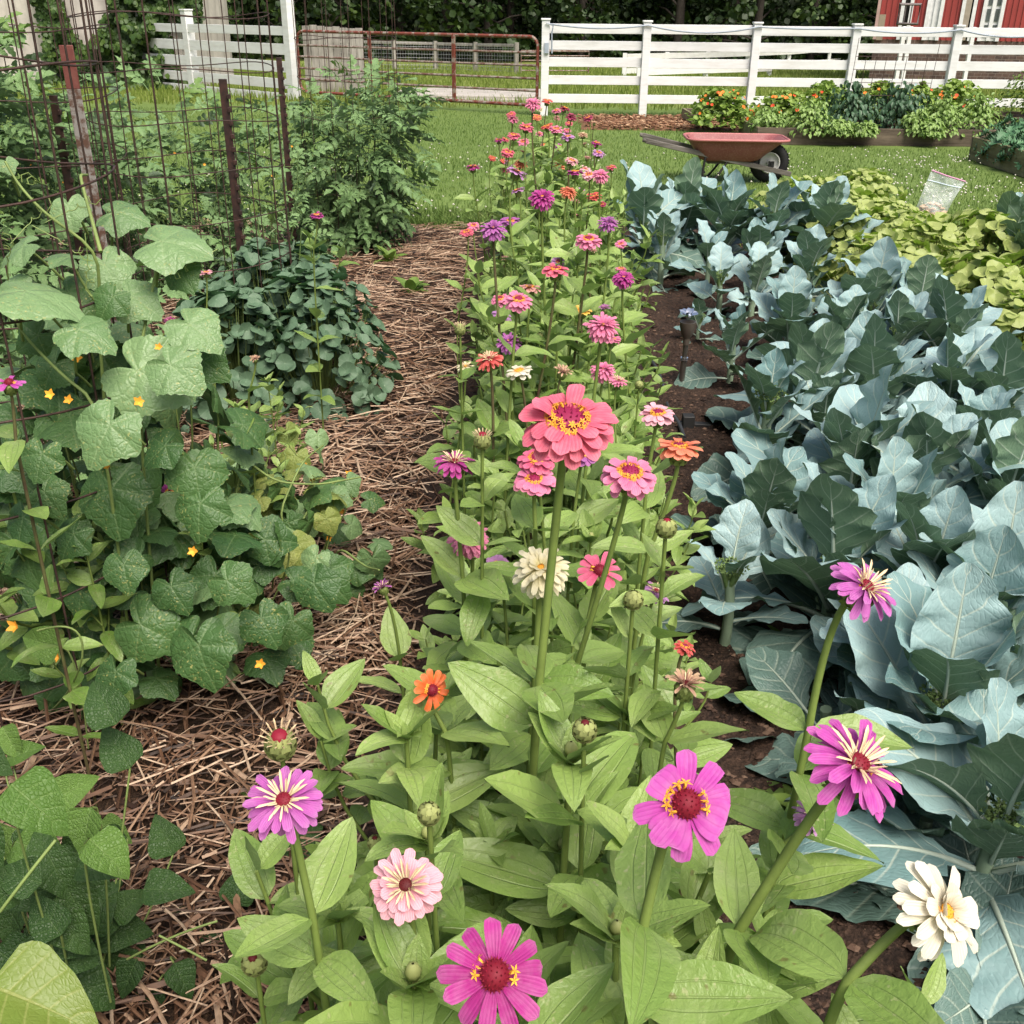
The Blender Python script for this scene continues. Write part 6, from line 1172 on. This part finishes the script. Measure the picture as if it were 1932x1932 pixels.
for k, (x, y, R_, H_, lab) in enumerate(((1615, 242, .46, .54, 'left of the two dark green bean bushes in the long bed'), (1705, 242, .48, .54, 'right of the two dark green bean bushes in the long bed'))):
    p = onbed(x, y, .2); bush('bean_bush', lab, 'bean bush', p[0], p[1] + .28, .18, R_, H_, 800, DKG, .085, 50 + k, droop=.9, tpls=RL if False else OVT)
p = onbed(1745, 215, .2); t = BP[3]; put_broc(3, p[0] - .1, p[1] + .2, .9, 1., 'small blue-green broccoli plant behind the dark bean bushes of the long bed'); bpy.context.view_layer.update()
for o_ in COL.objects:
    if o_.get('label', '').startswith('small blue-green broccoli plant behind'): o_.location.z = .17
bush('shrub', 'round bright green shrub at the right edge in front of the fence', 'shrub', float(q0[0]) + .55, 16.9, .22, 1.0, .85, 2200, SHRUB, .07, 60, droop=.2)
KT = [blade(1, .34, 9, 13, bprof, .3, .8, 1.0, 5., .03, .4 * RNG.standard_normal(), pet=.15, seed=s_) for s_ in range(6)]
for k, (dx, dy, R_, H_) in enumerate(((.38, -.45, .42, .42), (.40, -1.15, .44, .44), (1.0, -.7, .44, .45), (.42, -1.9, .42, .42))):
    bush('kale_plant', ('curly kale at the back corner of the right-edge bed', 'curly kale spilling over the side board, second in the right-edge bed', 'curly kale behind the first two at the picture edge', 'nearest curly kale in the right-edge bed')[k], 'kale', float(k0[0]) + dx, float(k0[1]) + dy, .16, R_, H_ * .8, 300, KALE, .15, 70 + k, droop=.4, tpls=KT)
for x, y, z, s_, lab in ((1905, 440, .35, 1.1, 'dark kale-like broccoli plant at the right edge beyond the yellow-green patch'), (1960, 470, .35, 1.15, 'blue-green broccoli plant cut by the right edge beside the clover')):
    p = gz(x, y, z); put_broc(0, p[0], p[1], s_, 2., lab)
# wire trellis panel at the back of the long bed
w = MB(); xa, xb = aty(1603, 150, 15.5)[0], aty(1755, 150, 15.5)[0]; t = thing('wire_trellis', (xa, 15.5, .18), 'thin wire trellis panel standing in the long raised bed', 'trellis')
zt_ = float(aty(1680, 72, 15.5)[2]) - .18
for k in range(9): w.tube([((xb - xa) * k / 8, 0, 0), ((xb - xa) * k / 8 + .05, 0, zt_ * (1 if k in (0, 8) else .8))], .004, 4)
for z in np.linspace(.08, .8, 6): w.tube([(.0 + .05 * z, -.004, zt_ * z), ((xb - xa) + .05 * z, -.004, zt_ * z)], .004, 4)
w.build('wire_grid', WIRE, t)

# ================================================================== WHEELBARROW
wb = gz(1447, 344); t = thing('wheelbarrow', wb, 'old wheelbarrow with a faded red tray and grey wooden handles on the lawn', 'wheelbarrow', None, -.05)
TRAY = NT('barrow_tray'); co = TRAY.coord(); f_ = TRAY.noise(co, 5., 5, .6); f2_ = TRAY.noise(co, 60., 3); TRAY = TRAY.done(TRAY.bsdf(TRAY.mix(TRAY.math('MULTIPLY', TRAY.mr(f2_, .5, .7), .35), TRAY.mix(TRAY.mr(f_, .35, .7), (.22, .062, .066), (.28, .105, .105)), (.40, .23, .21)), .55, .35)); TRAY_IN = plain('barrow_tray_rim', (.42, .15, .145), .5, .35, 0, .2, 8)
def rr(cx, cz, hx, hy, r_, z, n=6):
    pts = []
    for sx, sy, a0 in ((1, 1, 0), (-1, 1, pi / 2), (-1, -1, pi), (1, -1, 1.5 * pi)):
        for a in np.linspace(a0, a0 + pi / 2, n): pts.append((cx + sx * (hx - r_) + r_ * cos(a), sy * (hy - r_) + r_ * sin(a), z))
    return np.array(pts)
def loft(mb, rings, mi=0, close=True):
    k = len(rings[0]); V = np.concatenate(rings); F = []
    for i in range(len(rings) - 1):
        for j in range(k): j2 = (j + 1) % k; F.append((i * k + j, i * k + j2, (i + 1) * k + j2, (i + 1) * k + j))
    off = mb.n; mb.add(V, F, None, .5, mi)
    if close: mb.f.append((np.array([[off + 0, off + (j + 1), off + j] for j in range(1, k - 1)]), mi))
def tilt(P_): P_ = P_.copy(); P_[:, 2] += .03 * (P_[:, 0] + .4); return P_
b = MB(); loft(b, [rr(-.45, 0, .26, .17, .08, .225), rr(-.44, 0, .31, .20, .10, .245), rr(-.40, 0, .46, .28, .12, .405), rr(-.385, 0, .50, .30, .13, .445), rr(-.38, 0, .52, .31, .13, .45)]); 
loft(b, [rr(-.45, 0, .25, .16, .08, .232), rr(-.44, 0, .30, .19, .10, .252), rr(-.40, 0, .45, .27, .12, .41), rr(-.385, 0, .49, .29, .13, .452)], 0); tr_ = b.build('tray', TRAY, t)
b = MB(); rm = rr(-.38, 0, .525, .315, .13, .448); b.tube(rm, .014, 8, closed=True); b.build('rolled_rim', TRAY_IN, tr_)
HW = weathered('handle_wood', (.20, .185, .165), (.07, .06, .052), (1.5, 20, 20))
for s_ in (-1, 1):
    b = MB(); p0 = np.array([.22, s_ * .10, .10]); p1 = np.array([-1.34, s_ * .26, .43]); d = nrm(p1 - p0); B = np.stack([d, nrm(np.cross([0, 0, 1], d)), np.cross(d, nrm(np.cross([0, 0, 1], d)))], 1); L = np.linalg.norm(p1 - p0); b.box((p0 + p1) / 2, (L, .038, .05), B); b.build('handle', HW, t, bevel=.006)
    b = MB(); g_ = p1 - d * .13; b.tube([g_, p1 + d * .03], .021, 10); b.build('grip', HW, t)
    b = MB(); b.tube([(-.70, s_ * .20, .29), (-.72, s_ * .21, .12), (-.71, s_ * .21, .012), (-.62, s_ * .21, .012), (-.55, s_ * .20, .10), (-.46, s_ * .17, .235)], .013, 7); b.build('leg', plain('barrow_steel', (.03, .028, .03), .5, .4, .3), t)
    b = MB(); b.box((-.16, s_ * .125, .21), (.04, .02, .10)); b.box((.0, s_ * .12, .2), (.06, .02, .06)); b.build('bracket', plain('barrow_steel', (0, 0, 0)), t)
b = MB(); b.tube([(-.70, -.21, .12), (-.70, .21, .12)], .011, 6); b.build('cross_brace', plain('barrow_steel', (0, 0, 0)), t)
b = MB(); b.box((-.42, 0, .208), (.5, .26, .022)); b.build('tray_bearer', HW, t)
RB = np.array([[1, 0, 0], [0, 0, 1], [0, -1, 0.]])
wh = thing('wheel', (0, 0, 0), '', ''); del wh['label'], wh['category']; wh.parent = t
b = MB(); a_ = np.linspace(0, 2 * pi, 11); b.lathe(np.stack([.148 + .056 * np.cos(a_), .048 * np.sin(a_)], 1), (0, 0, .203), RB, 36)
for k in range(40): a = 2 * pi * k / 40; b.box((.2015 * cos(a), 0, .203 + .2015 * sin(a)), (.006, .07, .014), np.stack([[cos(a), 0, sin(a)], [0, 1, 0], [-sin(a), 0, cos(a)]], 1))
b.build('tyre', plain('tyre_rubber', (.014, .014, .015), .75, .3, 0, .3, 20), wh)
b = MB(); b.lathe([(.108, -.036), (.100, -.040), (.085, -.012), (.03, -.018), (.028, -.05), (.0, -.05)], (0, 0, .203), RB, 28); b.lathe([(.108, .036), (.100, .040), (.085, .012), (.03, .018), (.028, .05), (.0, .05)], (0, 0, .203), RB, 28); b.build('rim', plain('rim_white', (.62, .62, .60), .45, .4, 0, .15, 10), wh)
b = MB(); b.tube([(0, -.14, .203), (0, .14, .203)], .009, 8); b.build('axle', plain('barrow_steel', (0, 0, 0)), wh)

# ================================================================== GARDEN STAKE, DRIP HOSE, ZIP BAG
sg = gz(1283, 745); tp_ = aty(1296, 634, sg[1]); t = thing('garden_stake', sg, 'metal garden stake with a shiny flower top standing in the bare soil', 'garden stake'); d = tp_ - sg; STEEL = plain('brushed_steel', (.30, .28, .25), .28, .5, .9, .25, 10, .1, .001); BRIGHT = plain('bright_steel', (.80, .84, .90), .12, .6, .95, .05, 10, .02, .001)
b = MB(); b.tube([(0, 0, -.03), d * .58], .0135, 12); b.tube([d * .58, d * .86], .0115, 12); b.build('pole', STEEL, t); b = MB(); b.tube([d * .60, d * .625], .018, 14); b.tube([d * .635, d * .645], .018, 14); b.build('collar', BRIGHT, t)
b = MB(); cz_ = d * .86; b.tube([cz_, cz_ + d * .1], .016, 12); b.lathe([(.012, .0), (.028, .03), (.036, .062), (.038, .085), (.033, .085), (.024, .065), (0, .058)], cz_ + d * .08, None, 20); b.build('cup', plain('stake_cup', (.16, .13, .105), .4, .5, .6, .2, 12), t)
b = MB(); fc = cz_ + d * .08 + np.array([0, 0, .11]); spt = blade(1, .34, 5, 7, lambda q: .35 + .65 * np.sin(pi * np.clip(q * .72 + .08, 0, 1)), .3, .3, seed=2)
for k in range(7): a = 2 * pi * k / 7 + .3; dd = np.array([cos(a), sin(a), .45 + .25 * (k % 2)]); b.tpl(spt, fc, basis(dd, (0, -.2, 1)), .046 + .006 * (k % 3), .5)
b.lathe([(0, .014), (.012, .01), (.016, 0), (.01, -.008)], fc, None, 12); b.build('metal_flower', BRIGHT, t)
b = MB(); hp = [gz(x, y, .05) for x, y in ((1170, 580), (1185, 612), (1205, 645), (1232, 690), (1248, 722), (1256, 752), (1266, 778), (1280, 805), (1290, 830))]; hp = [gz(1150, 520, .05)] + hp
u = np.linspace(0, len(hp) - 1, 40); H_ = np.stack([np.interp(u, np.arange(len(hp)), np.array(hp)[:, i]) for i in range(3)], 1)
for _ in range(4): H_[1:-1] = (H_[:-2] + 2 * H_[1:-1] + H_[2:]) / 4
H_[:, 2] = .055 + .012 * np.sin(u * 1.7); b.tube(H_, .0095, 8); tag(b.build('drip_hose', plain('hose_black', (.035, .037, .042), .45, .4)), 'black drip hose lying on the bare soil beside the flower row', 'hose')
b = MB(); q = gz(1283, 808, .03); b.box(q + np.array([0, 0, .02]), (.26, .035, .022), basis((.15, 1, 0), (0, 0, 1))); b.box(q + np.array([.03, -.01, .035]), (.05, .05, .06)); tag(b.build('hose_connector', plain('connector_black', (.02, .02, .02), .6), bevel=.004), 'black connector block lying at the end of the drip hose', 'hose connector')
# zip bag with something pale inside, leaning at the lawn edge
zb_ = gz(1752, 412, .03); t = thing('zip_bag', zb_, 'clear zip bag with pale contents lying at the edge of the lawn', 'plastic bag', None, -.25)
BAG = NT('bag_film'); f_ = BAG.noise(BAG.coord(), 16., 4, .6, .6); gl = BAG.bsdf((.82, .88, .92), .18, .6, BAG.bump(f_, .9, .02)); tr_n = BAG.node('ShaderNodeBsdfTransparent'); ms_ = BAG.node('ShaderNodeMixShader'); BAG.t.links.new(BAG.mr(f_, .3, .7, .10, .34), ms_.inputs[0]); BAG.t.links.new(tr_n.outputs[0], ms_.inputs[1]); BAG.t.links.new(gl, ms_.inputs[2]); BAG = BAG.done(ms_.outputs[0])
b = MB(); nu, nv = 17, 17; U, V_ = np.meshgrid(np.linspace(-1, 1, nu), np.linspace(0, 1, nv), indexing='ij'); r = np.random.default_rng(2)
def film(U, V_, s_):
    hw = .115 + .02 * V_; thk = (.075 * np.exp(-((V_ - .22) / .3) ** 2) * np.clip(V_ / .12, 0, 1) + .014 * (1 - V_)) * (1 - U ** 2) + .010 * (1 - U ** 4)
    return np.stack([U * hw + .10 * V_ ** 1.3, s_ * thk + .05 * V_ + .016 * np.sin(U * 4 + V_ * 5) * V_, .32 * V_ * (1 - .12 * U * V_) + .004], 2)
for s_ in (-1, 1): b.add(film(U, V_, s_).reshape(-1, 3), grid_faces(nu, nv) if s_ < 0 else grid_faces(nu, nv)[:, ::-1])
t.scale = (1.1, 1.1, 1.1); bg_ = b.build('bag_film', BAG, t); b = MB(); zl = film(np.linspace(-.98, .98, 14)[:, None], np.full((14, 1), .985), -1)[:, 0]; b.tube(zl, .006, 6); b.build('zip_strip', plain('zip_pink', (.62, .30, .46), .4), t)
b = MB(); zl = film(np.linspace(-.98, .98, 14)[:, None], np.full((14, 1), .80), -1)[:, 0] + np.array([0, -.002, 0]); b.tube(zl, .005, 5); b.build('fill_strip', plain('strip_pale_blue', (.55, .66, .72), .5), t)
b = MB(); r = np.random.default_rng(5)
for k in range(80):
    q = np.array([r.random() * 2 - 1, r.random() * 2 - 1, r.random() ** 1.4]); b.add(bl * np.array([.024, .017, .013]) * (.7 + .7 * r.random()) * (1 + .3 * (r.random((6, 3)) - .5)) + np.array([.012 + .095 * q[0], .012 + .045 * q[1] * (1 - q[2] * .5), .018 + .10 * q[2] * (1 - .5 * q[0] ** 2)]), bt, None, r.random())
b.build('contents', plain('bag_contents', (.62, .44, .27), .8, .2, 0, .35, 20), t)

# ---------------- little weeds on straw and soil
WEED = leafmat('weed_leaf', (.09, .17, .03), (.18, .27, .06), rough=.5, tr=.25, kind='none')
for k, (x, y, w_, lab) in enumerate(((1250, 1040, 'x', 'sparse green weed on the bare soil under the round bud'), (775, 560, 'x', 'thin grassy weed on the straw beside the dense tomato bush'), (735, 500, 'x', 'tuft of grassy weed at the straw by the tomato bush foot'), (1225, 590, 'x', 'green weed tuft on the soil left of the garden stake'), (1290, 1060, 'x', 'tiny two-leaved weed on the soil by the low broccoli'), (525, 2560 * .6457 if False else 1530, 'x', 'small three-leaved seedling on the straw left of the pink quilled bloom'), (1475, 1235, 'x', 'round-leaved weed under the arching lavender stem'), (1530, 1560, 'x', 'grassy weed in the shade of the broad magenta bloom'))):
    p = gz(x, y, .03); t = thing('weed', (p[0], p[1], .03), lab, 'weed'); b = MB()
    for i in range(9 if k not in (4, 5) else 4): d = rand_dir(20, 75); b.tpl(OVT[i % 5], d * .02, basis(d, (0, 0, 1)), .035 + .05 * RNG.random() if k not in (1, 2, 7) else .10 + .06 * RNG.random(), None)
    o = b.build('leaves', WEED, t)
    if k in (1, 2, 7): o.scale = (1, 1, 1)
